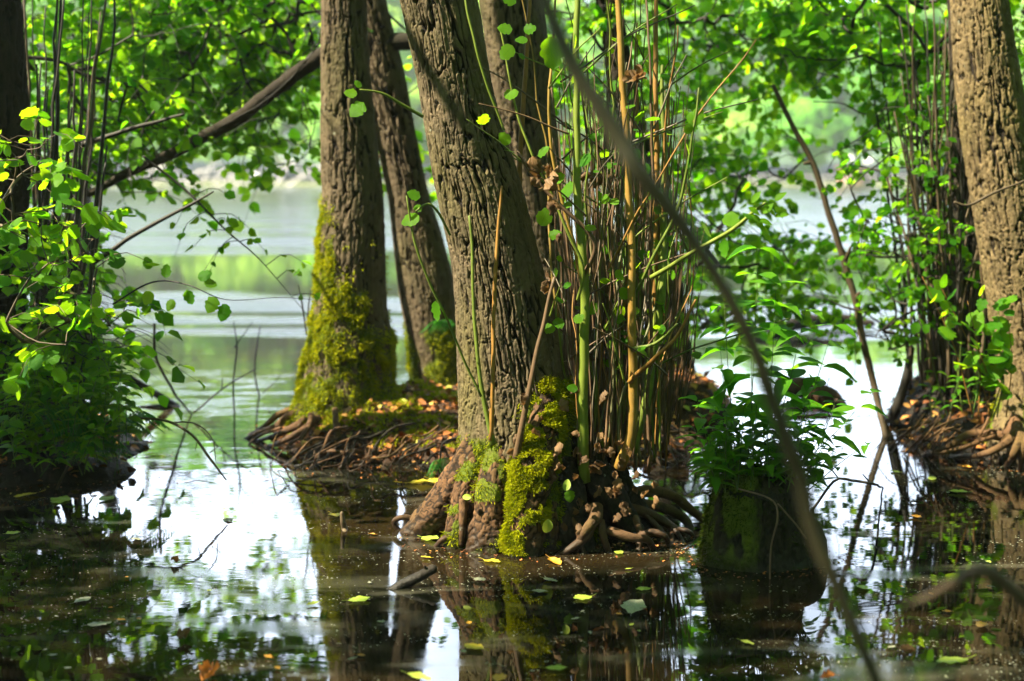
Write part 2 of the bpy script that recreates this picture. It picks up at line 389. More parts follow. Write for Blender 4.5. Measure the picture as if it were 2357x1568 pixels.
def stem_mat(name, a, b):
    m, k = mat(name); col = k.mix(k.attr('rnd'), a, b); n = k.noise(k.pos(1, 1, .5), 45, 4)
    col = k.mix(k.mp(n, .3, .75, 0, .6), col, tuple(x*.45 for x in a))
    mo = k.attr('moss'); col = k.mix(k.mp(mo, .2, .8), col, k.mix(n, (.07, .115, .008), (.14, .18, .018)))
    x = k.bsdf(col, .6, k.bump(n, .4, .003), .3); k.out(x.outputs[0]); return m
M['twig'] = stem_mat('twig', (.05, .035, .02), (.10, .07, .04))
M['twig_dark'] = stem_mat('dark_twig', (.012, .010, .008), (.026, .021, .014))
M['shoot_tan'] = stem_mat('tan_shoot', (.20, .105, .025), (.28, .14, .028))
M['shoot_brown'] = stem_mat('brown_shoot', (.085, .05, .026), (.14, .085, .045))
M['shoot_green'] = stem_mat('green_shoot', (.08, .115, .012), (.15, .19, .022))
M['shoot_grey'] = stem_mat('grey_shoot', (.09, .075, .055), (.17, .14, .10))
M['fore'] = stem_mat('close_branch', (.034, .030, .014), (.046, .040, .018))
M['stalk'] = stem_mat('green_stalk', (.05, .11, .015), (.12, .17, .03))
M['twig_red'] = stem_mat('reddish_twig', (.11, .065, .045), (.16, .09, .06))
def mud_mat(name, a, b):
    m, k = mat(name); n = k.noise(k.pos(), 9, 6); n2 = k.noise(k.pos(), 70, 5); col = k.mix(k.mp(n, .3, .7), a, b)
    col = k.mix(k.mp(n2, .4, .7, 0, .6), col, tuple(x*.4 for x in a)); bb = k.bsdf(col, .8, k.bump(n2, .8, .02), .3); k.out(bb.outputs[0]); return m
M['mud'] = mud_mat('peaty_mud', (.02, .010, .005), (.055, .024, .010))
M['mud_dark'] = mud_mat('dark_mud', (.006, .004, .003), (.014, .009, .005))
M['shore'] = mud_mat('far_shore', (.07, .10, .03), (.14, .15, .07))
M['hill'] = mud_mat('wooded_ground', (.03, .07, .02), (.05, .10, .03))
def plain(name, c, r=.6):
    m, k = mat(name); n = k.noise(k.pos(), 4, 3); b = k.bsdf(k.mix(k.mp(n, .3, .7, 0, .3), c, tuple(x*.7 for x in c)), r); k.out(b.outputs[0]); return m
M['white'] = plain('white_canvas', (.85, .85, .82)); M['brick'] = plain('terracotta', (.42, .20, .10)); M['dark_wood'] = plain('dark_boards', (.10, .07, .05)); M['rail'] = plain('pale_rail', (.6, .58, .54))
def water_mat():
    m, k = mat('lake_water'); g = k.n('NewGeometry'); sp = k.n('SeparateXYZ'); k.link(g.outputs['Position'], sp.inputs[0]); y = sp.outputs[1]
    nz = k.noise(k.pos(.12, .5, 1), 1., 4, .8); yy = k.math('MULTIPLY', y, k.mp(nz, .3, .7, .94, 1.06))
    ruff = k.math('MULTIPLY', k.mp(yy, 12.6, 13.6), k.mp(yy, 16.2, 17.4, 1, 0)); ruff = k.math('MAXIMUM', ruff, k.mp(yy, 25, 28)); stk = k.noise(k.pos(.10, 1.3, 1), 1., 4, .5); ruff = k.math('MULTIPLY', ruff, k.mp(stk, .36, .50))
    glit = k.math('MULTIPLY', k.math('MULTIPLY', k.mp(yy, 8.3, 9.), k.mp(yy, 9.8, 11., 1, 0)), k.mp(k.noise(k.pos(.8, 2., 1), 3., 4), .42, .6))
    ruff = k.math('MAXIMUM', ruff, k.math('MULTIPLY', glit, .3))
    # floating film: pale dust swirled along the surface
    sw = k.noise(k.pos(.55, 1.7, 1), 1.6, 6, 1.6, .6); fine = k.noise(k.pos(1, 2.2, 1), 120, 4, rough=.7)
    film = k.math('MULTIPLY', k.mp(sw, .50, .72), k.mp(y, 11, 7))
    film = k.math('MULTIPLY', film, k.mp(fine, .35, .7, .35, 1))
    vo = k.n('TexVoronoi', feature='F1'); k.link(k.pos(1, 1.6, 1), vo.inputs['Vector']); vo.inputs['Scale'].default_value = 46
    spk = k.math('MULTIPLY', k.math('LESS_THAN', vo.outputs['Distance'], k.mp(k.noise(k.pos(), 31, 2), .3, .7, .05, .2)), k.mp(k.noise(k.pos(1, 1.8, 1), 2.3, 4), .46, .60))
    murk = k.mix(k.mp(k.noise(k.pos(.5, .9, 1), 1.3, 4), .42, .62), (.003, .0035, .0018), (.012, .008, .0035)); col = k.mix(k.math('MULTIPLY', film, .34), murk, (.20, .19, .14)); col = k.mix(k.math('MULTIPLY', spk, .8), col, (.35, .36, .28))
    rip = k.noise(k.pos(.5, 1.4, 1), 5, 3, .4); ch = k.noise(k.pos(.7, 2.0, 1), 9, 3)
    b1 = k.bump(rip, k.mp(y, 3, 9, .012, .03), .03)
    b2 = k.bump(ch, k.math('MULTIPLY', ruff, .9), .020, b1)
    rough = k.math('ADD', .015, k.math('ADD', k.math('MULTIPLY', film, .16), k.math('MULTIPLY', spk, .5)))
    rough = k.math('ADD', rough, k.math('MULTIPLY', ruff, .26))
    b = k.bsdf(col, rough, b2, .5); b.inputs['IOR'].default_value = 1.5; k.out(b.outputs[0]); return m
M['water'] = water_mat()
# ------------------------------------------------------------------ setting: lake, far shore, mud banks
def sheet(name, x0, x1, y0, y1, nx, ny, f, m, label=None):
    X, Y = np.meshgrid(np.linspace(x0, x1, nx), np.linspace(y0, y1, ny)); P = np.stack([X.ravel(), Y.ravel(), 0*X.ravel()], 1); P[:, 2] = f(P)
    i = np.arange(ny-1)[:, None]*nx+np.arange(nx-1)[None]; i = i.ravel(); mb = MB(); mb.add(P, np.stack([i, i+1, i+nx+1, i+nx], 1))
    return tag(mb.build(name, m), kind='structure'), P
sheet('water', -1500, 1500, -1200, 1500, 2, 2, lambda P: 0*P[:, 0], M['water'])
def hillz(P):
    e = (P[:, 1]-140+6*(fbm(P*[.02, 0, 0], 3, 3)-.5)-.00002*P[:, 0]**2*0)
    return np.where(e < 0, -.5, np.minimum(.5*e, .5)+np.clip(e-14, 0, 400)*.055)+fbm(P*.3, 3, 4)*.15-.1
sheet('far_shore', -320, 320, 130, 330, 160, 80, hillz, M['hill'])
sheet('beach', -320, 320, 135.5, 141.5, 160, 12, lambda P: hillz(P)+.03, M['shore'])

def mound(P, bumps):
    z = np.full(len(P), -.12)
    for (cx, cy, rx, ry, h) in bumps:
        d = ((P[:, 0]-cx)/rx)**2+((P[:, 1]-cy)/ry)**2; z = np.maximum(z, (h+.12)*np.clip(1-d, 0, 1)**.7-.12)
    return z
def mound_full(P, bumps): return mound(P, bumps)+(fbm(P*[9, 9, 0], 4, 8)-.5)*.09+(fbm(P*[2.2, 2.2, 0], 2, 5)-.5)*.05
ISL = [(-.62, 8.1, .8, .95, .24), (-.05, 8.3, .9, .75, .22), (.55, 8.1, .55, .85, .17), (.95, 8.9, .5, .5, .28), (-.35, 7.55, .5, .42, .12)]
RBK = [(3.25, 7.9, 1.05, 1.0, .38), (2.85, 8.4, .62, .7, .42), (3.6, 7.5, 1.0, .55, .2)]
LBK = [(-2.85, 7.2, .95, .7, .26), (-3.2, 7.6, 1.3, 1.1, .3), (-2.2, 7.0, .4, .3, .12)]
sheet('mud_bank', -1.7, 1.7, 6.9, 9.7, 200, 170, lambda P: mound_full(P, ISL), M['mud'])
sheet('right_bank', 1.6, 4.8, 6.6, 9.6, 180, 150, lambda P: mound_full(P, RBK), M['mud_dark'])
sheet('left_bank', -4.8, -1.5, 6.2, 9.2, 180, 150, lambda P: mound_full(P, LBK), M['mud_dark'])
def onbank(x, y, B): return np.array([x, y, float(mound_full(np.array([[x, y, 0.]]), B)[0])])

# the far wood: a mass of crowns on the rising shore
M['far'] = leaf_mat('far_foliage', (.14, .40, .03), (.44, .62, .10), (.25, .65, .06), (.6, .85, .15), .4, .9, spec=.05)
def far_wood():
    mb = MB()
    for i in range(300):
        x = rng.uniform(-95, 95); row = i % 3
        y = rng.uniform(146, 152) if row == 0 else rng.uniform(154, 185)
        if row == 0 and -2 < x < 30 and rng.random() < .5: continue
        z0 = float(hillz(np.array([[x, y, 0.]]))[0]); H = rng.uniform(6, 11) if row == 0 else rng.uniform(15, 23)*(1.3 if x < -4 else 1.)
        if 30 < x < 42: H *= .72
        tone = rng.uniform(0, .8); nl = int(rng.integers(6, 10))
        for k in range(nl):
            c0 = np.array([x+rng.normal()*H*.17, y+rng.normal()*H*.17, z0+H*rng.uniform(.2, .9)]); rad = H*rng.uniform(.13, .24)
            n = 55; s = rsph(n); s[:, 2] = np.abs(s[:, 2])*.9+s[:, 2]*.1; p = c0+s*rad*rng.uniform(.75, 1.05, (n, 1))
            leaves(mb, p, unit(rsph(n)+[0, 0, -.3]), s, H*.085*rng.uniform(.6, 1.3, n), None, np.clip(tone+rng.normal(0, .1, n), 0, 1), ROUND_LO)
    return tag(mb.build('far_wood', M['far']), 'pale hazy wood of rounded crowns on the far shore', 'wood', kind='stuff')
far_wood()

# hut, parasols, rail and buoy far across the water
p = D(1962, 398, 139.5); t = thing('hut', 'small terracotta hut on the far shore behind the bare stick', 'hut', [p[0], 139.5, .35])
def box(mb, c, s, m=0):
    c = np.array(c); s = np.array(s)/2; V = [c+s*np.array([a, b, d]) for d in (-1, 1) for b in (-1, 1) for a in (-1, 1)]
    mb.add(V, [[0, 2, 3, 1], [4, 5, 7, 6], [0, 1, 5, 4], [2, 6, 7, 3], [0, 4, 6, 2], [1, 3, 7, 5]], m=m)
mb = MB(); box(mb, [p[0]-.25, 139.5, 1.05], [1.9, 1.8, 1.5]); mb.build('wall', M['brick'], t, smooth=False)
mb = MB(); box(mb, [p[0]-.25, 139.5, 1.87], [2.3, 2.2, .14]); mb.build('roof', M['brick'], t, smooth=False)
mb = MB(); box(mb, [p[0]+1.3, 139.7, .95], [1.2, 1.4, 1.3]); mb.build('porch', M['dark_wood'], t, smooth=False)
def parasol(x, y, dep, r, label):
    q = D(x, y, dep); t = thing('parasol', label, 'parasol', [q[0], dep, .1], 'white parasols across the lake')
    mb = MB(); tube(mb, [[q[0], dep, .1], [q[0], dep, q[2]]], .04, 6); mb.build('pole', M['rail'], t)
    mb = MB(); n = 12; a = np.linspace(0, 2*math.pi, n, endpoint=False)
    V = [[q[0], dep, q[2]+r*.55]]
    for rr, zz in ((.45, .42), (.8, .15), (1, -.25), (.97, -.4)): V += [[q[0]+r*rr*math.cos(b), dep+r*rr*math.sin(b), q[2]+r*zz] for b in a]
    T = [[0, 1+i, 1+(i+1) % n] for i in range(n)]; Q = [[1+n*k+i, 1+n*(k+1)+i, 1+n*(k+1)+(i+1) % n, 1+n*k+(i+1) % n] for k in range(3) for i in range(n)]
    mb.add(V, Q, T); mb.build('canopy', M['white'], t)
parasol(1954, 366, 137.5, .62, 'white round parasol in front of the terracotta hut wall')
parasol(2001, 370, 138, .5, 'smaller white parasol beside the dark porch of hut')
q = D(590, 405, 120); mb = MB(); n = 10
for i in range(1, n): pass
def ball(mb, c, r, ns=16, nr=10):
    th = np.linspace(0, 2*math.pi, ns, endpoint=False); ph = np.linspace(.02, math.pi-.02, nr)
    V = np.stack([np.sin(ph)[:, None]*np.cos(th), np.sin(ph)[:, None]*np.sin(th), np.cos(ph)[:, None]*np.ones(ns)], -1).reshape(-1, 3)*r+np.array(c)
    i = np.arange(nr-1)[:, None]*ns; j = np.arange(ns)[None]; k = (j+1) % ns
    mb.add(V, np.stack([i+j, i+k, i+ns+k, i+ns+j], -1).reshape(-1, 4))
t = thing('marker_post', 'white ball marker standing off the far left shore', 'marker', [q[0], 120, -.3])
ball(mb, q, .28); mb.build('ball', M['white'], t); mb = MB(); tube(mb, [[q[0], 120, -.3], [q[0], 120, q[2]]], .05, 6); mb.build('post', M['rail'], t)
t = thing('shore_railing', 'thin pale railing along the far shore beside the hut', 'railing', [24, 138, 0])
for x in np.arange(19, 60, 2.2): mb = MB(); tube(mb, [[x, 138, 0], [x, 138, 1.0]], .045, 5); mb.build('post', M['rail'], t)
mb = MB(); tube(mb, [[18.5, 138, 1.0], [40, 138, 1.02], [60, 138, 1.0]], .05, 5); mb.build('rail', M['rail'], t)
mb = MB(); tube(mb, [[18.5, 138, .5], [40, 138, .52], [60, 138, .5]], .035, 5); mb.build('rail', M['rail'], t)
mb = MB()
t = thing('dead_tree', 'bleached fallen dead tree with arching branches on far left shore', 'dead tree', [-24, 132, 0])
for i in range(26):
    a = np.array([rng.uniform(-34, -17), rng.uniform(131, 136), rng.uniform(-.1, .5)]); l = rng.uniform(2, 6); sgn = rng.choice([-1, 1])
    mb = MB(); tube(mb, [a, a+[sgn*l*.5, 0, rng.uniform(.8, 2.6)], a+[sgn*l, 0, rng.uniform(.0, .9)]], [.09, .06, .03], 5, n=10); mb.build('branch', M['rail'], t)

# ------------------------------------------------------------------ trunks
def trunk(name, rows, Y0, Y1, mats, parent, ztop=7., ns=220, dv=.006, plate=(.020, .065), amp=.010, mossf=None, lobes=(), zlow=-.15, knots=(), seed=0, top_taper=.6):
    rows = sorted(rows, key=lambda r: -r[0]); ys = [r[0] for r in rows]
    def dep(y): return np.interp(y, [min(ys), max(ys)], [Y1, Y0])
    P = np.array([D((a+b)/2, y, dep(y)) for y, a, b in rows]); rad = np.array([(b-a)/2/FPX*dep(y) for y, a, b in rows])
    z = P[:, 2]; d = (P[-1]-P[-3])/(P[-1][2]-P[-3][2])
    ext = P[-1]+d*(ztop-z[-1]); P2 = np.vstack([P[0]-[0, 0, z[0]-zlow] if z[0] > zlow else P[0], P, ext]); r2 = np.concatenate([[rad[0]*1.05], rad, [rad[-1]*top_taper]])
    o = np.argsort(P2[:, 2]); P2, r2 = P2[o], r2[o]
    zs = np.concatenate([np.arange(zlow, z[-1]+.15, dv), np.arange(z[-1]+.15, ztop, .05)]); zs = zs[zs <= ztop]; n = len(zs)
    ker = np.ones(9)/9
    def sm(v):
        v = np.interp(zs, P2[:, 2], v); w = int(.05/dv)*2+1; e = np.pad(v, w//2, mode='edge'); return np.convolve(e, np.ones(w)/w, 'valid')[:n]
    C = np.stack([sm(P2[:, 0]), sm(P2[:, 1]), zs], 1); r = sm(r2); th = np.linspace(0, 2*math.pi, ns, endpoint=False)
    dirs = np.stack([np.cos(th), np.sin(th), 0*th], 1); rr = r[:, None]*np.ones(ns)[None]
    for (ang, wd, am, zf) in lobes:
        dl = np.abs((th-ang+math.pi) % (2*math.pi)-math.pi); rr = rr*(1+am*np.exp(-(dl/wd)**2)[None]*np.exp(-np.clip(zs, 0, 9)/zf)[:, None])
    q0 = (C[:, None]+dirs[None]*rr[..., None]).reshape(-1, 3)
    rr = rr*(1+.10*(fbm(np.stack([q0[:, 0]*4, q0[:, 1]*4, q0[:, 2]*1.6], 1)+seed, 2, seed).reshape(n, ns)-.5)*2)
    V = (C[:, None]+dirs[None]*rr[..., None]).reshape(-1, 3)
    q = np.stack([V[:, 0]-np.repeat(C[:, 0], ns), V[:, 1]-np.repeat(C[:, 1], ns), V[:, 2]], 1)
    def st(f, g, k): return np.stack([q[:, 0]*f, q[:, 1]*f, q[:, 2]*g], 1)+k
    wv = np.stack([fbm(st(11, 7, k*5.3), 3, seed+k) for k in (0, 1, 2)], 1)-.5
    def cells(sx, sz, wx, wz, sd):
        return voro(np.stack([(q[:, 0]+wv[:, 0]*wx)/sx, (q[:, 1]+wv[:, 1]*wx)/sx, (q[:, 2]+wv[:, 2]*wz)/sz], 1), sd)
    f_ = .80/plate[0]; g_ = .30/plate[1]; w3 = np.stack([wv[:, 0]*1.3, wv[:, 1]*1.3, wv[:, 2]*1.0], 1)
    n1 = fbm(st(f_, g_, 2.7)+w3, 2, seed+11); n2 = fbm(st(f_*1.35, g_*1.1, 8.1)+w3*1.2, 2, seed+15); n3 = fbm(st(f_*.9, g_*4.5, 1.1)+w3*2, 2, seed+19); n4 = fbm(st(f_*3, g_*2.5, 5.1), 2, seed+23)
    vary = .5+1.1*fbm(st(5, 2.2, 3.3), 2, seed+5)
    h = np.minimum(sst(np.abs(n1-.5)/vary, .010, .055), .30+.70*sst(np.abs(n2-.5)/vary, .004, .045)); h = np.minimum(h, .66+.34*sst(np.abs(n3-.5), .0, .03)); h = np.clip(h*(.62+.6*n4), 0, 1)
    e_, idr = cells(plate[0]*1.4, plate[1]*1.2, .03, .1, seed); calm = .45+.55*sst(q[:, 2]-zlow, .25, .6)
    nz = unit(dirs)[None].repeat(n, 0).reshape(-1, 3)
    fine = fbm(q*[160, 160, 70], 2, seed+9)
    ms = np.zeros(len(V)) if mossf is None else np.clip(mossf(V, nz), 0, 1)
    hh = h*(1-.7*ms)+ms*(.6+.5*fbm(q*30, 3, seed+4)-.2)
    V = V+nz*((hh-.5)*amp*2*calm+(fine-.5)*amp*.5)[:, None]
    i = np.arange(n-1)[:, None]*ns; j = np.arange(ns)[None]; k = (j+1) % ns
    mb = MB(); mb.add(V, np.stack([i+j, i+k, i+ns+k, i+ns+j], -1).reshape(-1, 4), rnd=idr, h=h, moss=ms)
    ob = mb.build('trunk', mats, parent)
    return ob, V, nz, ms, C, r
def moss_coat(parent, V, nz, ms, n, size=.014, name='moss', tone=.5, m='moss'):
    w = np.clip(ms-.25, 0, 1); 
    if w.sum() == 0: return
    i = rng.choice(len(V), n, p=w/w.sum()); mb = MB()
    cl = fbm(V[i]*18, 2, 5); d = unit(nz[i]*.8+rsph(n)*.7+np.array([0, 0, -.35])); ln = size*rng.uniform(.5, 1.4, n)*(.5+cl)
    leaves(mb, V[i]-nz[i]*.002+rsph(n)*.004+nz[i]*(np.clip(cl-.4, 0, 1)*.03)[:, None], d, unit(nz[i]+rsph(n)*.8), ln, ln*.36, np.clip(rng.normal(tone, .22, n)+(cl-.5)*.8, 0, 1), FLAKE)
    return mb.build(name, M[m], parent)
def root(parent, pts, rpx, mats='bark_root', ns=14, knob=.18, moss=0., name='root', n=None, wob=.02):
    """points are (x, y, depth); depth None lets the point lie on the water"""
    P = []; rr = []
    for (x, y, d), rp in zip(pts, rpx):
        q = G(x, y, -.01) if d is None else D(x, y, d); P.append(q); rr.append(rp/FPX*q[1])
    mb = MB(); C, r = tube(mb, P, rr, ns=ns, n=n or 10*len(P), knob=knob, wob=wob, seed=int(rng.integers(90)), moss=moss, rnd=rng.random(), h=.7)
    mb.build(name, M[mats], parent); return C, r
def big_root(parent, pts, rpx, moss=0., ns=64, n=130, amp=.008, mats='bark_root', seed=0):
    P = []; rr = []
    for (x, y, d), rp in zip(pts, rpx):
        q = D(x, y, d); P.append(q); rr.append(rp/FPX*q[1])
    C, r = smooth_path(P, n, rr); T, A, B = frames(C); th = np.linspace(0, 2*math.pi, ns, endpoint=False)
    nn = (A[:, None]*np.cos(th)[None, :, None]+B[:, None]*np.sin(th)[None, :, None]); V = C[:, None]+nn*r[:, None, None]; V = V.reshape(-1, 3); nn = nn.reshape(-1, 3)
    s = np.repeat(np.linspace(0, 1, n)*np.linalg.norm(np.diff(C, axis=0), axis=1).sum(), ns); a = np.tile(th, n)
    q = np.stack([np.cos(a)*.05, np.sin(a)*.05, s], 1)
    big = fbm(V*9+seed, 3, seed)-.5; flute = fbm(np.stack([np.cos(a)*1.6, np.sin(a)*1.6, s*3], 1)+seed, 3, seed+1)-.5
    w = fbm(q*25, 3, seed+2)[:, None]-.5
    e, idr = voro((q+w*.03)/[.016, .016, .05], seed); h = sst(e, 0, .3)*(.6+.4*fbm(q*60, 2, seed))
    ms = np.clip(moss*nmask(V, 13, .40, .55, seed+4)*sst(nn[:, 2]+.5*nn[:, 0]-.8*nn[:, 1], -.7, .3), 0, 1)
    R0 = np.repeat(r, ns); V = V+nn*(big*.35*R0+flute*.55*R0+(h-.5)*amp*(1-.6*ms))[:, None]
    i = np.arange(n-1)[:, None]*ns; j = np.arange(ns)[None]; k = (j+1) % ns
    mb = MB(); mb.add(V, np.stack([i+j, i+k, i+ns+k, i+ns+j], -1).reshape(-1, 4), rnd=idr, h=h, moss=ms); mb.build('root', M[mats], parent)
    ok = V[:, 2] > .015
    return V[ok], nn[ok], ms[ok]
def tube_surface(C, r, n, lo=0., hi=1.):
    t = rng.uniform(lo, hi, n)*(len(C)-1); C2 = np.stack([np.interp(t, np.arange(len(C)), C[:, k]) for k in range(3)], 1); r2 = np.interp(t, np.arange(len(C)), r)
    T, A, B = frames(C); i = t.astype(int); a = rng.uniform(0, 2*math.pi, n)[:, None]; nn = unit(A[i]*np.cos(a)+B[i]*np.sin(a)); return C2+nn*r2[:, None], nn
def nmask(P, sc, lo, hi, s=0): return sst(fbm(P*sc, 3, s), lo, hi)

# --- the main alder
MT = thing('alder_tree', 'thick furrowed alder trunk rising from the water on a mossy root buttress', 'tree', G(1200, 1262))
def mossA(V, nz):
    z = V[:, 2]; th = np.arctan2(nz[:, 1], nz[:, 0]); right = np.clip(nz[:, 0], 0, 1)
    m = sst(z, .50, .36)*nmask(V, [7, 7, 5], .47, .58, 3)*sst(z, .12, .24)*np.exp(-((V[:, 0]+.10)/.16)**2)
    front = np.exp(-((V[:, 0]-.10)/.085)**2)*sst(z, .70, .5)*sst(z, .12, .24)
    side = right*sst(z, 1.35, .9)*nmask(V, [5, 5, 2.5], .42, .56, 6)
    return np.maximum(np.maximum(m*.9, front*nmask(V, [9, 9, 7], .3, .5, 2)), side)
_, V, nz, ms, CM, RM = trunk('trunk', [(-60, 920, 1082), (0, 930, 1095), (200, 968, 1128), (400, 995, 1187), (600, 1038, 1242), (700, 1048, 1268), (800, 1055, 1290), (900, 1060, 1310), (1000, 1060, 1335), (1060, 1064, 1350), (1150, 1070, 1372), (1225, 1068, 1385)],
    5.87, 5.74, M['bark'], MT, ns=420, dv=.0036, mossf=mossA, lobes=[(R(200), .3, .10, .2), (R(262), .24, .10, .22), (R(292), .2, .12, .25), (R(235), .2, -.06, .25), (R(330), .3, .12, .2), (R(0), .4, .1, .2)], seed=2, plate=(.021, .075), amp=.008)
moss_coat(MT, V, nz, ms, 17000, .014, tone=.6)
def mossy_root(pts, rp, moss, n=0, size=.011, tone=.5, seed=0, **kw):
    V, nn, ms = big_root(MT, pts, rp, moss, seed=seed, **kw)
    if n: moss_coat(MT, V, nn, ms, n, size, tone=tone)
mossy_root([(1130, 960, 5.80), (1092, 1050, 5.74), (1040, 1140, 5.76), (975, 1215, 5.82), (915, 1270, 5.86)], [34, 44, 44, 40, 34], .28, 0, seed=3)
mossy_root([(1262, 860, 5.72), (1254, 980, 5.62), (1232, 1075, 5.56), (1208, 1170, 5.53), (1200, 1250, 5.52), (1198, 1335, 5.5)], [18, 42, 50, 46, 50, 58], 2.6, 26000, .013, .68, seed=9, amp=.006)
mossy_root([(1165, 960, 5.74), (1145, 1060, 5.66), (1136, 1140, 5.60), (1128, 1210, 5.57), (1118, 1300, 5.54)], [30, 40, 42, 44, 52], .6, 1200, seed=15)
mossy_root([(1110, 1020, 5.74), (1078, 1110, 5.66), (1062, 1180, 5.62), (1052, 1285, 5.6)], [28, 30, 28, 30], .9, 1300, seed=21)
mossy_root([(1185, 1080, 5.62), (1172, 1180, 5.57), (1160, 1300, 5.54)], [20, 24, 32], .3, seed=27)
mossy_root([(1262, 1080, 5.62), (1268, 1190, 5.56), (1262, 1300, 5.55)], [30, 28, 30], 1.2, 2500, .011, .35, seed=33)
mossy_root([(1320, 1000, 5.78), (1375, 1120, 5.72), (1430, 1205, 5.74), (1480, 1285, 5.76)], [46, 50, 46, 38], .2, seed=39, mats='bark_dark')
mossy_root([(1390, 1060, 5.85), (1445, 1165, 5.87), (1510, 1245, 5.82)], [40, 42, 30], .2, seed=45, mats='bark_dark')
mossy_root([(1290, 1060, 5.68), (1305, 1150, 5.62), (1330, 1290, 5.6)], [40, 46, 50], .2, seed=51, mats='bark_dark')
# thin roots: hoops, fingers and knees
for pts, rp in [
    ([(962, 1196, 5.84), (930, 1192, 5.84), (908, 1204, 5.86), (925, 1228, 5.86), (960, 1236, 5.84)], [7, 7, 7, 6, 6]),
    ([(1055, 1222, 5.6), (1020, 1240, 5.58), (1000, 1262, None)], [8, 8, 6]),
    ([(1068, 1150, 5.58), (1068, 1200, 5.55), (1062, 1255, 5.55)], [9, 9, 7]),
    ([(1110, 1170, 5.57), (1085, 1215, 5.55), (1070, 1262, None)], [9, 9, 8]),
    ([(1375, 1185, 5.55), (1355, 1225, 5.5), (1325, 1252, 5.48), (1280, 1280, None)], [13, 11, 10, 7]),
    ([(1375, 1160, 5.56), (1370, 1190, 5.52), (1345, 1225, 5.48), (1315, 1275, None)], [17, 15, 11, 8]),
    ([(1290, 1170, 5.57), (1300, 1215, 5.54), (1315, 1262, None)], [11, 11, 9]),
    ([(1385, 1200, 5.53), (1392, 1240, 5.5), (1405, 1275, None)], [9, 9, 8]),
    ([(1400, 1222, 5.52), (1450, 1235, 5.5), (1490, 1240, 5.52), (1510, 1268, None)], [10, 10, 9, 7]),
    ([(1470, 1235, 5.55), (1500, 1225, 5.55), (1530, 1235, 5.55), (1535, 1262, None)], [8, 8, 7, 6]),
    ([(1420, 1150, 5.85), (1480, 1132, 5.95), (1545, 1140, 6.0), (1590, 1172, 5.98), (1650, 1215, 5.9)], [15, 14, 13, 11, 10]),
    ([(1545, 1140, 6.0), (1575, 1160, 5.97), (1610, 1190, 5.95), (1640, 1210, None)], [9, 9, 9, 8]),
    ([(1440, 1160, 5.85), (1510, 1165, 5.9), (1570, 1190, 5.9), (1590, 1225, None)], [13, 13, 12, 8]),
    ([(1430, 1165, 5.8), (1480, 1180, 5.8), (1530, 1205, 5.78), (1580, 1235, None)], [15, 13, 12, 7]),
    ([(1480, 1180, 5.8), (1520, 1225, 5.72), (1550, 1260, None)], [8, 7, 5]),
    ([(1530, 1205, 5.78), (1560, 1225, 5.75), (1572, 1255, None)], [6, 6, 5]),
    ([(1530, 1208, 5.78), (1545, 1230, 5.75), (1548, 1262, None)], [5, 5, 4]),
    ([(1545, 1212, 5.78), (1585, 1222, 5.75), (1600, 1240, None)], [6, 6, 4]),
    ([(1460, 1190, 5.7), (1475, 1230, 5.6), (1470, 1268, None)], [8, 8, 6]),
    ([(1320, 1190, 5.54), (1330, 1230, 5.5), (1345, 1280, None)], [6, 6, 5])]:
    root(MT, pts, rp, knob=.22, ns=10, moss=.1)

# shoots springing from the main stool
def shoot(parent, pts, rpx, m, moss=0., leafn=0, size=.075, ns=7, name='shoot', lm='leaf_near', wob=.02, lfrom=.3):
    P = [D(x, y, d) for x, y, d in pts]; rr = [a/FPX*q[1] for a, q in zip(rpx, P)]
    mb = MB(); C, r = tube(mb, P, rr, ns=ns, n=6*len(P)+4, wob=wob, seed=int(rng.integers(90)), rnd=rng.random(), moss=moss)
    o = mb.build(name, M[m], parent)
    if leafn:
        o['_w'] = parent['_w']; k = rng.integers(int(len(C)*lfrom), len(C), leafn)
        for i in k:
            d = unit(rng.normal(size=3)+np.array([0, -.2, .1])); b = C[i]+d*.018; l = size*rng.uniform(.5, 1.1); mb = MB()
            tube(mb, [C[i], b+d*.006], .0012, 3, n=3, m=1, cap=False)
            leaves(mb, b, d, unit(np.array([0, -.25, .5])+rng.normal(size=3)*.4), l, None, None, NEAR); mb.build('leaf', [M[lm], M['stalk']], o)
    return C
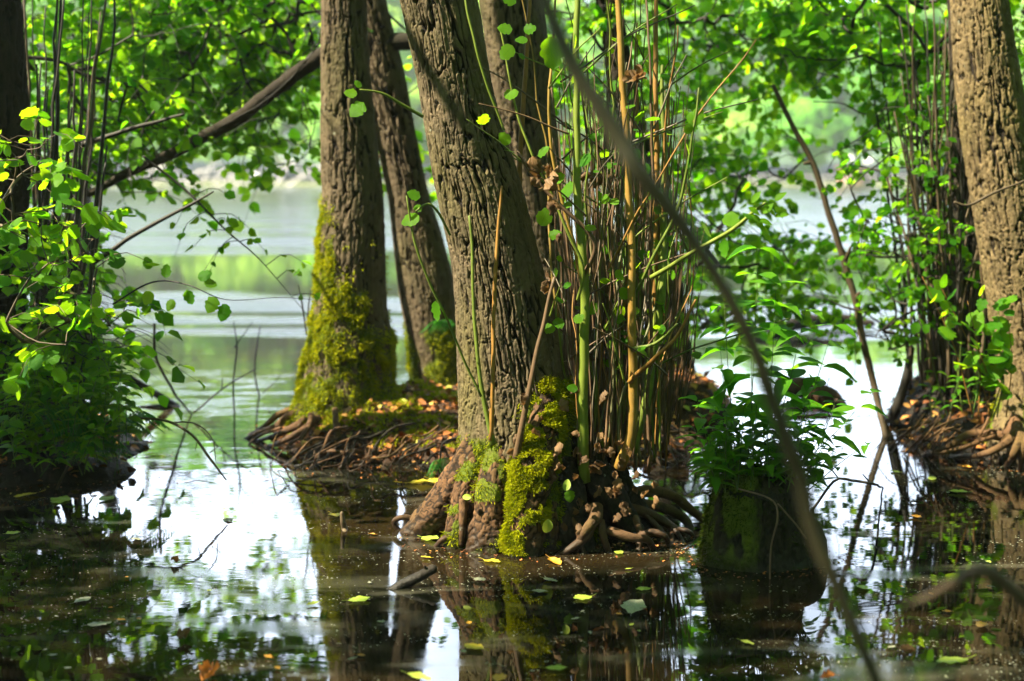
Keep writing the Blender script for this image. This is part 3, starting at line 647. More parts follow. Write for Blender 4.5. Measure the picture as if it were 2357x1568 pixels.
for pts, rp, m, mo, ln in [
    ([(1345, 1110, 5.62), (1342, 1000, 5.6), (1346, 700, 5.58), (1332, 480, 5.58), (1325, 300, 5.6), (1330, 0, 5.62), (1335, -300, 5.7)], [15, 13, 11, 10, 8, 7, 4], 'shoot_green', .55, 3),
    ([(1425, 1075, 5.62), (1455, 985, 5.58), (1454, 700, 5.56), (1450, 500, 5.58), (1436, 200, 5.6), (1420, -50, 5.62), (1415, -300, 5.7)], [16, 12, 10, 9, 8, 7, 4], 'shoot_tan', .35, 3),
    ([(1230, 1000, 5.98), (1195, 480, 5.98), (1203, 250, 5.98), (1215, 50, 5.98), (1224, -260, 6.)], [7, 7, 6, 5, 3], 'shoot_tan', .1, 2),
    ([(1490, 1000, 5.8), (1505, 700, 5.8), (1512, 450, 5.8), (1511, 200, 5.8), (1517, -200, 5.85)], [8, 8, 7, 6, 4], 'shoot_tan', .25, 2),
    ([(1450, 1040, 5.75), (1490, 890, 5.75), (1515, 720, 5.75), (1524, 560, 5.78), (1528, 400, 5.8), (1522, 150, 5.85)], [14, 12, 11, 9, 7, 4], 'shoot_green', .25, 2),
    ([(1135, 1020, 5.52), (1105, 860, 5.52), (1090, 680, 5.53), (1080, 500, 5.55)], [7, 5, 4, 3], 'shoot_green', .3, 0),
    ([(1132, 1010, 5.52), (1136, 800, 5.5), (1142, 620, 5.5), (1155, 428, 5.5)], [6, 5, 5, 3], 'shoot_tan', .0, 0),
    ([(1190, 1055, 5.5), (1212, 930, 5.48), (1240, 800, 5.48), (1276, 640, 5.5)], [9, 7, 6, 4], 'shoot_brown', .0, 0),
    ([(1340, 640, 5.55), (1370, 560, 5.5), (1300, 480, 5.5), (1230, 410, 5.5), (1190, 350, 5.5)], [5, 5, 5, 4, 3], 'shoot_brown', .0, 2),
    ([(1160, 300, 5.5), (1110, 160, 5.48), (1080, 40, 5.48), (1070, -60, 5.5)], [3, 3, 3, 2], 'shoot_green', .5, 1),
    ([(1450, 880, 5.55), (1510, 820, 5.4), (1560, 770, 5.35), (1600, 690, 5.3)], [6, 5, 4, 3], 'shoot_tan', .1, 0),
    ([(1455, 805, 5.55), (1510, 795, 5.5), (1560, 745, 5.45)], [5, 4, 3], 'shoot_green', .2, 0),
    ([(1330, 690, 5.55), (1345, 620, 5.52), (1310, 540, 5.5), (1265, 440, 5.5), (1200, 290, 5.5), (1150, 60, 5.52)], [4, 4, 4, 3, 3, 2], 'shoot_green', .1, 3),
    ([(1500, 640, 5.5), (1600, 580, 5.35), (1690, 525, 5.25), (1765, 470, 5.2)], [6, 5, 5, 3], 'shoot_green', .1, 4),
    ([(1450, 700, 5.6), (1500, 600, 5.5), (1560, 480, 5.45), (1600, 300, 5.4), (1612, 200, 5.4)], [4, 4, 4, 3, 2], 'shoot_green', .1, 3),
    ([(1400, 620, 5.6), (1480, 470, 5.5), (1600, 280, 5.4), (1740, 90, 5.35)], [3, 2.5, 2.2, 1.5], 'shoot_tan', .1, 2),
    ([(972, 268, 5.5), (930, 245, 5.45), (880, 217, 5.4), (830, 208, 5.36)], [4, 4, 3, 2], 'shoot_green', .4, 0),
    ([(1035, 540, 5.5), (1010, 490, 5.45), (985, 470, 5.42), (955, 490, 5.4)], [3, 3, 3, 2], 'shoot_green', .4, 0),
    ([(1105, 910, 5.5), (1030, 740, 5.45), (960, 580, 5.4), (935, 450, 5.4)], [3, 3, 3, 2], 'shoot_green', .3, 1)]:
    shoot(MT, pts, rp, m, mo, ln)
for i in range(80):
    bx = np.clip(rng.normal(1415, 58), 1290, 1540); d = rng.uniform(5.62, 6.25); ty = rng.choice([rng.uniform(-150, 250), rng.uniform(300, 720)]); lean = rng.normal(0, 48)+(bx-1415)*.4
    by = rng.uniform(960, 1090); s = 1.6+4.2*rng.random()**2
    pts = [(bx, by, d), (bx+lean*.25+rng.normal()*14, by*.7+ty*.3, d), (bx+lean*.6+rng.normal()*20, by*.35+ty*.65, d+rng.normal()*.1), (bx+lean+rng.normal()*16, ty, d+rng.normal()*.15)]
    shoot(MT, pts, [s, s*.9, s*.75, s*.4], rng.choice(['shoot_grey', 'shoot_brown', 'shoot_brown', 'shoot_green', 'shoot_tan', 'twig']), rng.choice([0, 0, .2, .4]), int(rng.choice([0, 0, 1, 2, 3])), ns=5, size=.055, wob=.05)
mb = MB()
for i in range(300):
    bx = np.clip(rng.normal(1425, 60), 1280, 1560); d = rng.uniform(5.9, 6.8); ty = rng.uniform(180, 760); lean = rng.normal(0, 30)+(bx-1415)*.3; by = rng.uniform(950, 1040); s = (1.2+3.4*rng.random()**2)/FPX*d
    tube(mb, [D(bx, by, d), D(bx+lean*.5+rng.normal()*10, (by+ty)/2, d), D(bx+lean, ty, d)], [s, s*.8, s*.4], 5, n=10, wob=.03, seed=i % 60, rnd=rng.random())
o = mb.build('thin_shoots', M['shoot_brown'], MT); o['kind'] = 'stuff'
for i in range(52):   # slanting twigs through the shoots
    x, y = rng.uniform(1260, 1540), rng.uniform(150, 900); a = rng.normal(0, 1); l = rng.uniform(80, 260); d = rng.uniform(5.5, 6)
    shoot(MT, [(x, y, d), (x+l*.5*a, y-l*.4, d-.05), (x+l*a, y-l*.7, d-.1)], [2.6, 2, 1.2], rng.choice(['shoot_grey', 'shoot_brown', 'twig', 'shoot_green']), 0, int(rng.choice([0, 0, 2])), ns=4, size=.05, name='side_twig')
# single bright leaves that stand out against the trunks
for (x, y, d, ln, ax, ay) in [(838, 236, 5.36, .075, -.5, -.5), (822, 216, 5.37, .05, -1, .05), (832, 200, 5.38, .035, -.6, .5), (965, 497, 5.4, .075, -1, -.45), (968, 454, 5.4, .055, -.8, .3), (972, 478, 5.41, .035, -1, -.1),
        (1180, 68, 5.5, .06, -1, .1), (1205, 70, 5.5, .05, 1, .2), (1180, 105, 5.48, .07, -.6, -.7), (1215, 92, 5.5, .05, -1, 0), (1265, 85, 5.2, .125, .1, -1), (1188, 8, 5.45, .07, -.8, .6), (1245, 520, 5.45, .075, .4, 1), (1262, 545, 5.45, .055, .9, .3),
        (1585, 285, 5.4, .075, .6, .6), (1320, 740, 5.5, .05, .9, .5), (1250, 755, 5.5, .05, 1, -.1), (1330, 895, 5.45, .045, -1, .1), (1300, 745, 5.5, .05, -1, .1), (1175, 330, 5.5, .06, -.7, .6), (1160, 222, 5.5, .06, 1, .3), (1310, 1128, 5.42, .05, .1, -1)]:
    mb = MB(); leaves(mb, D(x, y, d), np.array([ax, -.1, ay]), unit(np.array([.15, -.8, .45])+rsph(1)[0]*.15), ln, ln*rng.uniform(.75, .95), rng.uniform(.4, 1), NEAR); mb.build('leaf', M['leaf_near'], MT)
for x, y in rng.uniform([1705, 460], [1790, 540], (14, 2)):
    mb = MB(); leaves(mb, D(x, y, 5.2), np.array([.8, -.1, rng.normal()*.5]), unit(np.array([0, -.7, .6])), .055, .045, .9, POINT); mb.build('leaf', M['leaf_near'], MT)

# --- leaning shoots done; mossy tree on the island
def mossB(V, nz):
    z = V[:, 2]; m = nmask(V, [4, 4, 2.2], .32, .48, 12)*sst(z, 1.30, .85); low = sst(z, .95, .45); e = np.clip(-nz[:, 0]*1.2, 0, 1)*sst(z, 1.55, 1.1)
    return np.maximum(np.maximum(m, low*nmask(V, [7, 7, 5], .28, .44, 14)), e*.9)*(1-.6*sst(nz[:, 0], .5, .9)*sst(z, .4, .7))*(.35+.65*nmask(V, [22, 22, 12], .36, .58, 15))
BT = thing('alder_tree', 'upright alder with its lower trunk wrapped in bright moss', 'tree', onbank(-.93, 8.05, ISL))
_, V, nz, ms, CB, RB = trunk('trunk', [(-60, 744, 838), (0, 745, 840), (150, 741, 848), (300, 740, 862), (450, 745, 878), (560, 738, 882), (650, 732, 884), (720, 722, 890), (790, 708, 905), (860, 698, 898), (905, 690, 905), (950, 676, 925)],
    8.0, 8.0, M['bark2'], BT, ns=230, dv=.0065, mossf=mossB, lobes=[(R(215), .3, .12, .25), (R(290), .35, .12, .25)], seed=7, plate=(.022, .07), amp=.010, zlow=.0)
moss_coat(BT, V, nz, ms, 38000, .019, tone=.65)
for pts, rp in [([(720, 930, 7.9), (670, 955, 7.85), (620, 985, 7.9), (560, 1012, None)], [22, 18, 13, 7]), ([(730, 940, 7.85), (690, 975, 7.75), (640, 1000, 7.75), (590, 1018, None)], [18, 15, 12, 6]), ([(740, 950, 7.75), (700, 990, 7.6), (650, 1018, 7.6), (610, 1030, None)], [16, 14, 10, 6]),
    ([(700, 930, 8.), (650, 950, 8.05), (610, 985, 8.0), (570, 1003, None)], [14, 12, 10, 6]), ([(775, 945, 7.6), (782, 990, 7.45), (785, 1035, 7.45)], [11, 12, 11]), ([(720, 1050, 7.3), (760, 1035, 7.25), (800, 1040, 7.25), (850, 1058, 7.3)], [6, 8, 8, 6]), ([(715, 950, 7.7), (705, 985, 7.55), (690, 1010, 7.5)], [12, 11, 8]),
    ([(650, 985, 7.7), (600, 1000, 7.8), (575, 1020, 7.75), (610, 1028, None)], [7, 6, 5, 5])]:
    root(BT, pts, [v*.62 for v in rp], knob=.3, ns=14, wob=.05)
# --- tree leaning from the same island
def mossC(V, nz): return nmask(V, [4, 4, 2.5], .42, .56, 22)*sst(V[:, 2], .75, .35)+.5*np.clip(-nz[:, 0], 0, 1)*nmask(V, [3, 3, .8], .45, .6, 4)*sst(V[:, 2], 1.6, 2)
LT = thing('alder_tree', 'leaning alder with dappled bare bark behind the thick furrowed trunk', 'tree', onbank(-.42, 8.75, ISL))
_, V, nz, ms, CL, RL = trunk('trunk', [(-60, 780, 862), (0, 795, 884), (150, 830, 925), (300, 862, 955), (450, 893, 985), (560, 905, 1020), (650, 920, 1045), (750, 935, 1060), (850, 945, 1075), (900, 945, 1090), (950, 930, 1110)],
    8.75, 8.75, M['bark2'], LT, ns=200, dv=.007, mossf=mossC, seed=17, plate=(.022, .07), amp=.009, zlow=.0)
moss_coat(LT, V, nz, ms, 6000, .018, tone=.5)
# --- straight tree behind the thick trunk
def mossD(V, nz): return nmask(V, [4, 4, 2.5], .45, .6, 32)*sst(V[:, 2], 1.2, .35)
HT = thing('alder_tree', 'straight shaded alder standing half hidden behind the yellow shoots', 'tree', onbank(.22, 8.1, ISL))
_, V, nz, ms, CH, RH = trunk('trunk', [(-60, 1095, 1245), (0, 1108, 1252), (150, 1128, 1262), (300, 1150, 1275), (500, 1180, 1300), (700, 1200, 1330), (880, 1200, 1360), (960, 1190, 1380)],
    8.1, 7.9, M['bark2'], HT, ns=200, dv=.007, mossf=mossD, seed=27, plate=(.022, .06), amp=.008, zlow=.0)
# --- dark tree further back, and the stool behind the shoots
ET = thing('alder_tree', 'slim dark trunk behind the shoots with a wide black foot', 'tree', onbank(.97, 8.95, ISL))
def none(V, nz): return 0*V[:, 0]
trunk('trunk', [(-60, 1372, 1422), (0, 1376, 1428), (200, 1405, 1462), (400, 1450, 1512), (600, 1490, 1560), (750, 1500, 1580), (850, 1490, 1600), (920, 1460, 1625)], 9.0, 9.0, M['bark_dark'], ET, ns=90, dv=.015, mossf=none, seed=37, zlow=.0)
for pts, rp in [([(1540, 860, 8.9), (1600, 910, 8.8), (1650, 950, 8.8)], [22, 18, 10]), ([(1500, 920, 8.5), (1560, 900, 8.6), (1620, 935, 8.6)], [14, 16, 10])]: root(ET, pts, rp, mats='bark_dark', moss=.3)
# --- right tree
RT = thing('alder_tree', 'sunlit golden brown alder trunk on reddish spreading roots', 'tree', onbank(2.95, 7.5, RBK))
def mossR(V, nz): return nmask(V, [4, 4, 2.5], .45, .6, 42)*sst(V[:, 2], .5, .15)
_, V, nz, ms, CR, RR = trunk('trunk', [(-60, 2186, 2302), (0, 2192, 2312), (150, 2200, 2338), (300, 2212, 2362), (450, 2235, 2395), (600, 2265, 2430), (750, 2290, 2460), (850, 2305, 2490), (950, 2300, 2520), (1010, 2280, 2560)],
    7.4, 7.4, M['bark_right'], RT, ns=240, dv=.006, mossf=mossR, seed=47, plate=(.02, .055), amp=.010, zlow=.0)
moss_coat(RT, V, nz, ms, 1500, .016)
for pts, rp in [([(2340, 960, 7.3), (2310, 1000, 7.2), (2240, 1005, 7.2), (2170, 1030, 7.25), (2120, 1048, None)], [26, 18, 14, 9, 6]), ([(2345, 985, 7.2), (2320, 1020, 7.1), (2260, 1045, 7.1), (2190, 1050, None)], [20, 14, 10, 6]), ([(2350, 1000, 7.1), (2335, 1045, 7.0), (2310, 1075, None)], [16, 12, 7]),
    ([(2352, 990, 7.1), (2350, 1050, 7.), (2345, 1090, None)], [18, 14, 8]), ([(2290, 1005, 7.15), (2230, 1025, 7.15), (2160, 1040, 7.2), (2125, 1050, None)], [10, 8, 6, 4]), ([(2370, 1000, 7.1), (2380, 1060, 6.9), (2390, 1100, None)], [22, 16, 9])]: root(RT, pts, [v*.7 for v in rp], knob=.3, ns=14, wob=.05)
# --- dark trunk beside it
KT = thing('alder_tree', 'black shaded trunk tight behind the golden trunk', 'tree', onbank(2.8, 8.3, RBK))
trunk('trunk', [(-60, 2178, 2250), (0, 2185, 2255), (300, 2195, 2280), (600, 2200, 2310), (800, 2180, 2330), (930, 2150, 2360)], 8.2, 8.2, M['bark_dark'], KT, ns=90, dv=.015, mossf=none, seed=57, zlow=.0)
# --- left edge tree
WT = thing('alder_tree', 'near black alder trunk at the edge of the leafy bank', 'tree', onbank(-2.55, 7.0, LBK))
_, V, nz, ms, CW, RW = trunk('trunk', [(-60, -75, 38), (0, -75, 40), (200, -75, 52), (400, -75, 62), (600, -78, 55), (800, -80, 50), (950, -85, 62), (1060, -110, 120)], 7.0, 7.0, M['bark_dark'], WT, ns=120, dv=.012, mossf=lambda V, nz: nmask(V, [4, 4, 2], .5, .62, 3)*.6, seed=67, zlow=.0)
# ------------------------------------------------------------------ crowns
LM = [M['leaf'], M['twig_dark']]; LP = [M['leaf_lit'], M['twig_dark']]; LN = [M['leaf_near'], M['twig']]
def axis(C, z0, z1, st=.4):
    k = [i for i in range(len(C)) if z0 <= C[i, 2] <= z1]; k = k[::max(1, len(k)//max(1, int((z1-z0)/st)))]; return C[k]
# overhead leaves that throw the dappled shade; the openings lie where sun reaches the ground in the photo
LIT = []
def lit(r, p, *pts): LIT.extend([(D(*q), r, p) for q in pts])
lit(.19, .97, (985, 60, 5.6), (1010, 220, 5.6), (1030, 380, 5.6), (1060, 540, 5.6), (1085, 660, 5.6), (1095, 760, 5.6), (1100, 860, 5.6))
lit(.26, .95, (1240, 950, 5.55), (1225, 1060, 5.5), (1200, 1180, 5.5), (1100, 960, 5.6), (1060, 1120, 5.7), (1340, 1200, 5.5), (1300, 1130, 5.5))
lit(.15, .85, (1345, 900, 5.6), (1345, 720, 5.6), (1455, 850, 5.6), (1455, 650, 5.6), (1440, 300, 5.6), (1205, 300, 6.), (1510, 350, 5.8), (1330, 450, 5.6))
lit(.20, .93, (790, 600, 7.9), (780, 700, 7.9), (800, 790, 7.9), (800, 860, 7.8), (840, 910, 7.8), (780, 60, 7.9), (770, 220, 7.9), (810, 420, 7.9))
lit(.17, .9, (960, 600, 8.7), (985, 690, 8.7), (990, 760, 8.7), (940, 450, 8.7), (850, 120, 8.7))
lit(.25, .95, (760, 880, 7.8), (860, 900, 7.7), (900, 960, 7.5), (1000, 960, 7.4), (720, 900, 7.9))
lit(.36, .95, (800, 1010, 7.3), (900, 1020, 7.2), (1000, 1010, 7.2))
lit(.34, .95, (850, 945, 7.6), (930, 930, 7.8), (1000, 920, 7.8), (1030, 970, 7.5), (760, 1000, 7.4))
lit(.30, .9, (50, 320, 5.8), (90, 400, 5.8), (60, 480, 5.8))
lit(.28, .92, (2250, 60, 7.3), (2260, 200, 7.3), (2275, 350, 7.3), (2295, 500, 7.3), (2320, 650, 7.3), (2340, 780, 7.3))
lit(.22, .85, (1750, 490, 5.2), (1600, 300, 5.4), (845, 1335, 5.2), (930, 1335, 5.2), (1180, 90, 5.5), (950, 480, 5.4), (840, 220, 5.4), (2330, 1000, 7.1))
lit(.9, .8, (450, 150, 9.5), (620, 260, 10.), (250, 160, 8.5), (600, 60, 10.), (1650, 150, 9.5), (1900, 120, 9.5), (1750, 600, 9), (350, 520, 8), (2050, 300, 8.5), (1450, 100, 9.5), (300, 400, 8))
def open_to_sun(P, most=9., pad=0.):
    k = np.ones(len(P), bool)
    for t, r, p in LIT:
        if r > most: continue
        v = P-t; s = v@SD; d = np.linalg.norm(v-s[:, None]*SD, axis=1); k &= ~((s > 0) & (d < r*1.15+.08+pad) & (rng.random(len(P)) < p))
    return k
def shade_points(n, lo, hi):
    P = rng.uniform(lo, hi, (n, 3)); P = P[fbm(P*.75, 2, 3) > .36]; return P[open_to_sun(P)]
def shade_crown(parent, C, n, lo, hi, size=.13, extra=None):
    P = shade_points(n, lo, hi); mb = MB()
    if extra is not None: P = np.vstack([P, extra[open_to_sun(extra)]]); skeleton(mb, axis(C, 3.4, 6.9), P[::6], .03, .006)
    k = 9; b = np.repeat(P, k, 0)+rsph(len(P)*k)*.2*rng.random((len(P)*k, 1))**.5; b = b[open_to_sun(b)]
    leaves(mb, b, unit(rsph(len(b))+[0, 0, -.2]), unit(rsph(len(b))*.8+[0, 0, .8]), size*rng.uniform(.6, 1.1, len(b)), None, None, ROUND_LO, 0)
    return mb.build('crown', LM, parent)
SHADE_CLUMPS = np.vstack([D(x, y, d)+SD*t+rsph(1)[0]*.35*rng.random() for x, y, d in ((1745, 1150, 5.3), (1745, 1230, 5.3), (1700, 1280, 5.3), (1800, 1250, 5.3), (1760, 1330, 5.2), (120, 980, 6.4), (60, 900, 6.4), (200, 1060, 6.4)) for t in rng.uniform(6, 8.5, 26)])  # extra leaf clumps added up the sun rays to shade stump and left bank
shade_crown(WT, CW, 2300, [-9.5, .5, 4.2], [-1.6, 8.2, 7.6], extra=SHADE_CLUMPS)
shade_crown(MT, CM, 1500, [-2.5, -4., 4.8], [4.5, 5.6, 8.2])  # loose leaves added overhead, out of view, to close off the zenith sky
shade_crown(BT, CB, 420, [-2.2, 5.5, 4.6], [.6, 9.5, 7.4])
shade_crown(RT, CR, 500, [1.2, 5.0, 3.6], [5.0, 9.5, 6.8])

# unseen leaf mass added behind the viewer to close off the sky light there
n = 15500; a = np.radians(rng.uniform(138, 414, n)); rad = rng.uniform(9.5, 14, n); P = np.stack([rad*np.cos(a), rad*np.sin(a), rng.uniform(.1, 8.2, n)], 1); P = P[open_to_sun(P, 9, .35) & open_to_sun(P, 9, .35)]
mb = MB(); leaves(mb, P, rsph(len(P)), rsph(len(P)), rng.uniform(.3, .6, len(P))); tag(mb.build('sky_block_leaves', M['leaf']), 'unseen leaf mass added behind the viewer to block sky light', 'wood', kind='stuff')
SUNCUT = True
# leaves in view: upper left
crown(WT, [(120, 130, 300, 300, 7.4, 9.2, 260), (280, 330, 200, 120, 7.6, 8.8, 60), (-20, -350, 270, 420, 7.5, 11, 220)], axis(CW, 2.2, 5), LM, .075)
crown(BT, [(540, 60, 230, 160, 8.2, 9.3, 220), (600, 280, 140, 90, 8.3, 9.2, 34), (560, -150, 260, 90, 9, 12, 24), (1000, -420, 330, 380, 8.5, 12, 150), (560, -600, 230, 200, 9, 12, 10)], axis(CB, 2.6, 5), LM, .075)
crown(LT, [(440, 130, 300, 200, 8.6, 9.6, 250), (640, 300, 130, 110, 8.6, 9.4, 40), (500, 110, 240, 130, 11.2, 14.5, 90), (930, 200, 100, 250, 9.2, 9.8, 22)], axis(CL, 2.6, 5), LP, .085)
crown(HT, [(1300, 120, 120, 200, 9.5, 11, 24), (1350, -300, 220, 260, 8.5, 11, 70)], axis(CH, 2.6, 5), LM, .075)
# upper right
# a tree added farther out, its sparse crown placed to break up the sky reflection
def mirror(x, y, Y):
    d = ray(x, y).copy(); d[2] = -d[2]; return np.array([0, 0, -CAMZ])+d*(Y/d[1])
FT = thing('alder_tree', 'added far alder, almost hidden, that breaks up the sky reflection', 'tree', [-8.2, 27, 0])
mb = MB(); tube(mb, [[-8.2, 27, -.2], [-8.0, 27, 2.5], [-7.7, 27, 5.5], [-7.2, 27, 9]], [.2, .17, .14, .07], 12, n=40, knob=.1); mb.build('trunk', M['bark_dark'], FT)
Pm = np.array([mirror(rng.uniform(300, 730), rng.uniform(1050, 1400), rng.uniform(25, 29)) for i in range(300)]); Pm = Pm[fbm(Pm*.9, 3, 21) > .50][:120]
mb = MB(); skeleton(mb, [[-8, 27, 2.5], [-7.9, 27, 3.5], [-7.7, 27, 5], [-7.4, 27, 7]], Pm, .05, .010)
for q in Pm: spray(mb, q, unit(np.array([rng.normal(), rng.normal(), rng.normal()*.4])), rng.uniform(.4, .8), 8, .10)
mb.build('crown', LP, FT)
ECX = np.array([D(1400, -40, 9.), D(1390, -120, 9.)])
crown(ET, [(1550, 120, 260, 210, 8.6, 9.8, 115), (1450, 330, 150, 160, 9.2, 10, 40), (1700, 20, 330, 100, 8.8, 10, 85), (1650, -330, 260, 240, 9.5, 12, 40)], ECX, LM, .078)
crown(KT, [(2020, 60, 260, 120, 8.4, 9.6, 130), (2120, 170, 130, 140, 8.4, 9.6, 50), (1850, 120, 120, 110, 8.6, 9.6, 24), (2180, -350, 300, 330, 8.5, 12, 130)], np.array([D(2200, 60, 8.2), D(2200, -80, 8.2)]), LM, .078)
crown(RT, [(2380, 150, 60, 200, 7.8, 9, 22), (2420, -300, 120, 260, 7.8, 9, 50)], np.array([D(2240, -60, 7.4), D(2230, -200, 7.4)]), LM, .078)

SUNCUT = False
# --- shrub over the water behind the shoots
t = thing('alder_shrub', 'round leaved shrub leaning over bright water behind the herb topped stump', 'shrub', onbank(1.15, 9.0, ISL))
b0 = onbank(1.15, 9.0, ISL)
crown(t, [(1720, 640, 170, 150, 8.4, 9.8, 75), (1640, 450, 120, 130, 8.6, 10, 60), (1850, 640, 110, 110, 8.6, 9.6, 20), (1780, 360, 130, 90, 9, 10.5, 18), (1610, 730, 60, 90, 8.6, 9.4, 14)], [b0, b0+[.05, 0, .3], b0+[.15, 0, .7]], LM, .075, r0=.016)
# --- coppice on the right bank
t = thing('coppice_shrub', 'dense dark stemmed coppice beside the golden trunk', 'shrub', onbank(2.45, 8.1, RBK))
for i in range(80):
    x0 = rng.normal(2185, 45); x1 = x0+rng.normal(-25, 45)+(x0-2170)*.5; d = rng.uniform(7.7, 8.5); ty = rng.uniform(-60, 520); by = rng.uniform(850, 900); s = rng.uniform(2.5, 6)
    mb = MB(); tube(mb, [D(x0, by, d), D(x0*.7+x1*.3+rng.normal()*8, by*.6+ty*.4, d), D(x1, ty, d+rng.normal()*.15)], np.array([s, s*.8, s*.35])/FPX*d, 5, n=16, wob=.04, seed=i, rnd=rng.random()); mb.build('stem', M['twig_dark'] if i % 3 else M['twig'], t)
b0 = D(2150, 820, 8.1)
crown(t, [(2080, 420, 160, 180, 7.6, 8.8, 60), (2120, 600, 150, 170, 7.6, 8.6, 70), (1990, 640, 80, 150, 7.8, 8.8, 18), (2010, 760, 70, 60, 7.9, 8.5, 12), (2150, 250, 100, 100, 7.9, 8.8, 24)], [b0, b0+[-.05, 0, .5], b0+[-.1, 0, 1.0]], [M['leaf'], M['twig_dark']], .058, .32, 9, r0=.008)
# leafy sprigs before the golden trunk
t = thing('seedling', 'thin yellowish seedlings with a few broad leaves before the golden trunk foot', 'plant', onbank(2.65, 7.15, RBK))
for i in range(9):
    x0 = rng.uniform(2230, 2320); d = 7.1; top = (x0+rng.uniform(-130, 30), rng.uniform(560, 860)); P = [D(x0, 960, d), D((x0+top[0])/2+15, (960+top[1])/2, d-.05), D(*top, d-.1)]
    mb = MB(); C, r = tube(mb, P, [.004, .003, .0015], 5, n=12, m=1, rnd=rng.random()); k = rng.integers(4, 12, 7); dd = unit(rsph(7)+[0, -.3, 0])
    leaves(mb, C[k], dd, unit(rsph(7)*.6+[0, -.4, .7]), rng.uniform(.05, .10, 7), None, None, NEAR, 0); mb.build('sprig', [M['leaf_near'], M['stalk'] if i % 2 else M['shoot_tan']], t)

# --- left bank: coppice stems, leafy shrub, herbs
SUNCUT = True
t = thing('coppice_shrub', 'tall leafy coppice of thin dark stems on the left bank', 'shrub', onbank(-2.3, 7.0, LBK))
for i in range(44):
    x0 = rng.uniform(-10, 190); x1 = x0+rng.normal(25, 45); d = rng.uniform(6.9, 7.6); ty = rng.uniform(-80, 500); by = rng.uniform(930, 1010); s = rng.uniform(3, 8)
    mb = MB(); tube(mb, [D(x0, by, d), D(x0*.65+x1*.35+rng.normal()*8, by*.6+ty*.4, d), D(x1, ty, d)], np.array([s, s*.8, s*.35])/FPX*d, 5, n=16, wob=.04, seed=i, rnd=rng.random()); mb.build('stem', M['twig_dark'] if i % 4 else M['twig'], t)
b0 = D(130, 900, 7.1)
crown(t, [(180, 420, 230, 170, 6.8, 8.2, 130), (230, 560, 130, 150, 6.8, 7.9, 90), (130, 720, 170, 190, 6.6, 7.6, 130), (330, 660, 100, 50, 6.5, 7.0, 14), (200, 830, 100, 80, 6.6, 7.3, 26)], [b0, b0+[0, 0, .4], b0+[0, 0, .8], b0+[.02, 0, 1.2]], LM, .078, r0=.01)
SUNCUT = False
t = thing('alder_shrub', 'broad leaved alder bush with sunlit yellow green top at the near left', 'shrub', D(20, 1120, 6.1))
b0 = D(10, 1000, 6.0)
crown(t, [(60, 370, 90, 80, 5.7, 6.1, 15), (40, 500, 80, 70, 5.7, 6.1, 8), (150, 590, 120, 90, 5.7, 6.2, 12), (110, 720, 100, 80, 5.7, 6.3, 9), (240, 700, 60, 60, 5.9, 6.3, 6)], [b0, b0+[0, 0, .5], b0+[0, 0, .9]], LN, .078, .26, 7, NEAR, r0=.01)
# overhanging sprig with two clear leaves
t = thing('hanging_sprig', 'drooping twig ending in two dark green leaves over the lake at left', 'twig', D(300, 650, 6.4))
mb = MB(); C, r = tube(mb, [D(260, 700, 6.5), D(350, 650, 6.4), D(430, 655, 6.3), D(520, 690, 6.25), D(640, 685, 6.3), D(720, 690, 6.4)], [.005, .004, .003, .002, .0015, .001], 5, n=30, m=1)
for (x, y, ln, ax, ay) in [(497, 683, .085, -.5, -.9), (522, 700, .085, -.3, -.9), (455, 640, .07, .8, .3), (470, 648, .06, .9, -.3), (430, 668, .07, .3, -.8), (380, 640, .065, .2, 1), (345, 670, .07, -.3, -.9), (365, 720, .05, .2, -1), (345, 620, .06, -.3, 1), (400, 690, .06, -.5, -.8)]:
    leaves(mb, D(x, y, 6.3), np.array([ax, 0, ay]), unit(np.array([0, -.8, .4])+rsph(1)[0]*.25), ln, ln*.8, rng.random(), NEAR)
mb.build('twig', [M['leaf_near'], M['twig_dark']], t)
t = thing('hanging_sprig', 'thin arching twig with small leaves left of the mossy trunk', 'twig', D(400, 430, 7.4))
mb = MB(); C, r = tube(mb, [D(330, 360, 7.4), D(430, 440, 7.4), D(520, 530, 7.3), D(600, 600, 7.3), D(720, 740, 7.4)], [.008, .007, .005, .003, .001], 5, n=30, m=1)
for i in range(12):
    spray(mb, C[rng.integers(8, 26)], np.array([rng.normal(), -.2, rng.normal()*.4]), rng.uniform(.1, .25), 3, .06)
mb.build('twig', LM, t)
def herb(label, x, y, dep, h, lean, pairs, size, group, m='leaf_deep', tp=POINT, name='leafy_herb', cat='herb', sz_r=.0022):
    b = D(x, y, dep); t = thing(name, label, cat, b, group); mb = MB(); tip = b+np.array([lean, rng.normal()*.05, h])
    C, r = tube(mb, [b-[0, 0, .02], b+(tip-b)*.5+np.array([lean*.12, 0, .02]), tip], [sz_r, sz_r*.8, sz_r*.4], 5, n=14, rnd=rng.random()); mb.build('stem', M['stalk'], t)
    k0 = .25
    for i in range(pairs):
        f = k0+(1-k0)*i/max(1, pairs-1); p = np.array([np.interp(f*13, np.arange(14), C[:, j]) for j in range(3)]); a = i*math.pi/2*.9+rng.normal()*.3; s = size*(1-.45*abs(f-.55))*rng.uniform(.85, 1.1)
        mb = MB()
        for sg in (0, math.pi):
            d = np.array([math.cos(a+sg), math.sin(a+sg), rng.uniform(-.15, .35)]); leaves(mb, p+unit(d)*.006, d, unit(np.array([0, -.15, 1])+rng.normal(size=3)*.15), s, s*.85, None, tp)
        mb.build('leaf_pair', M[m], t)
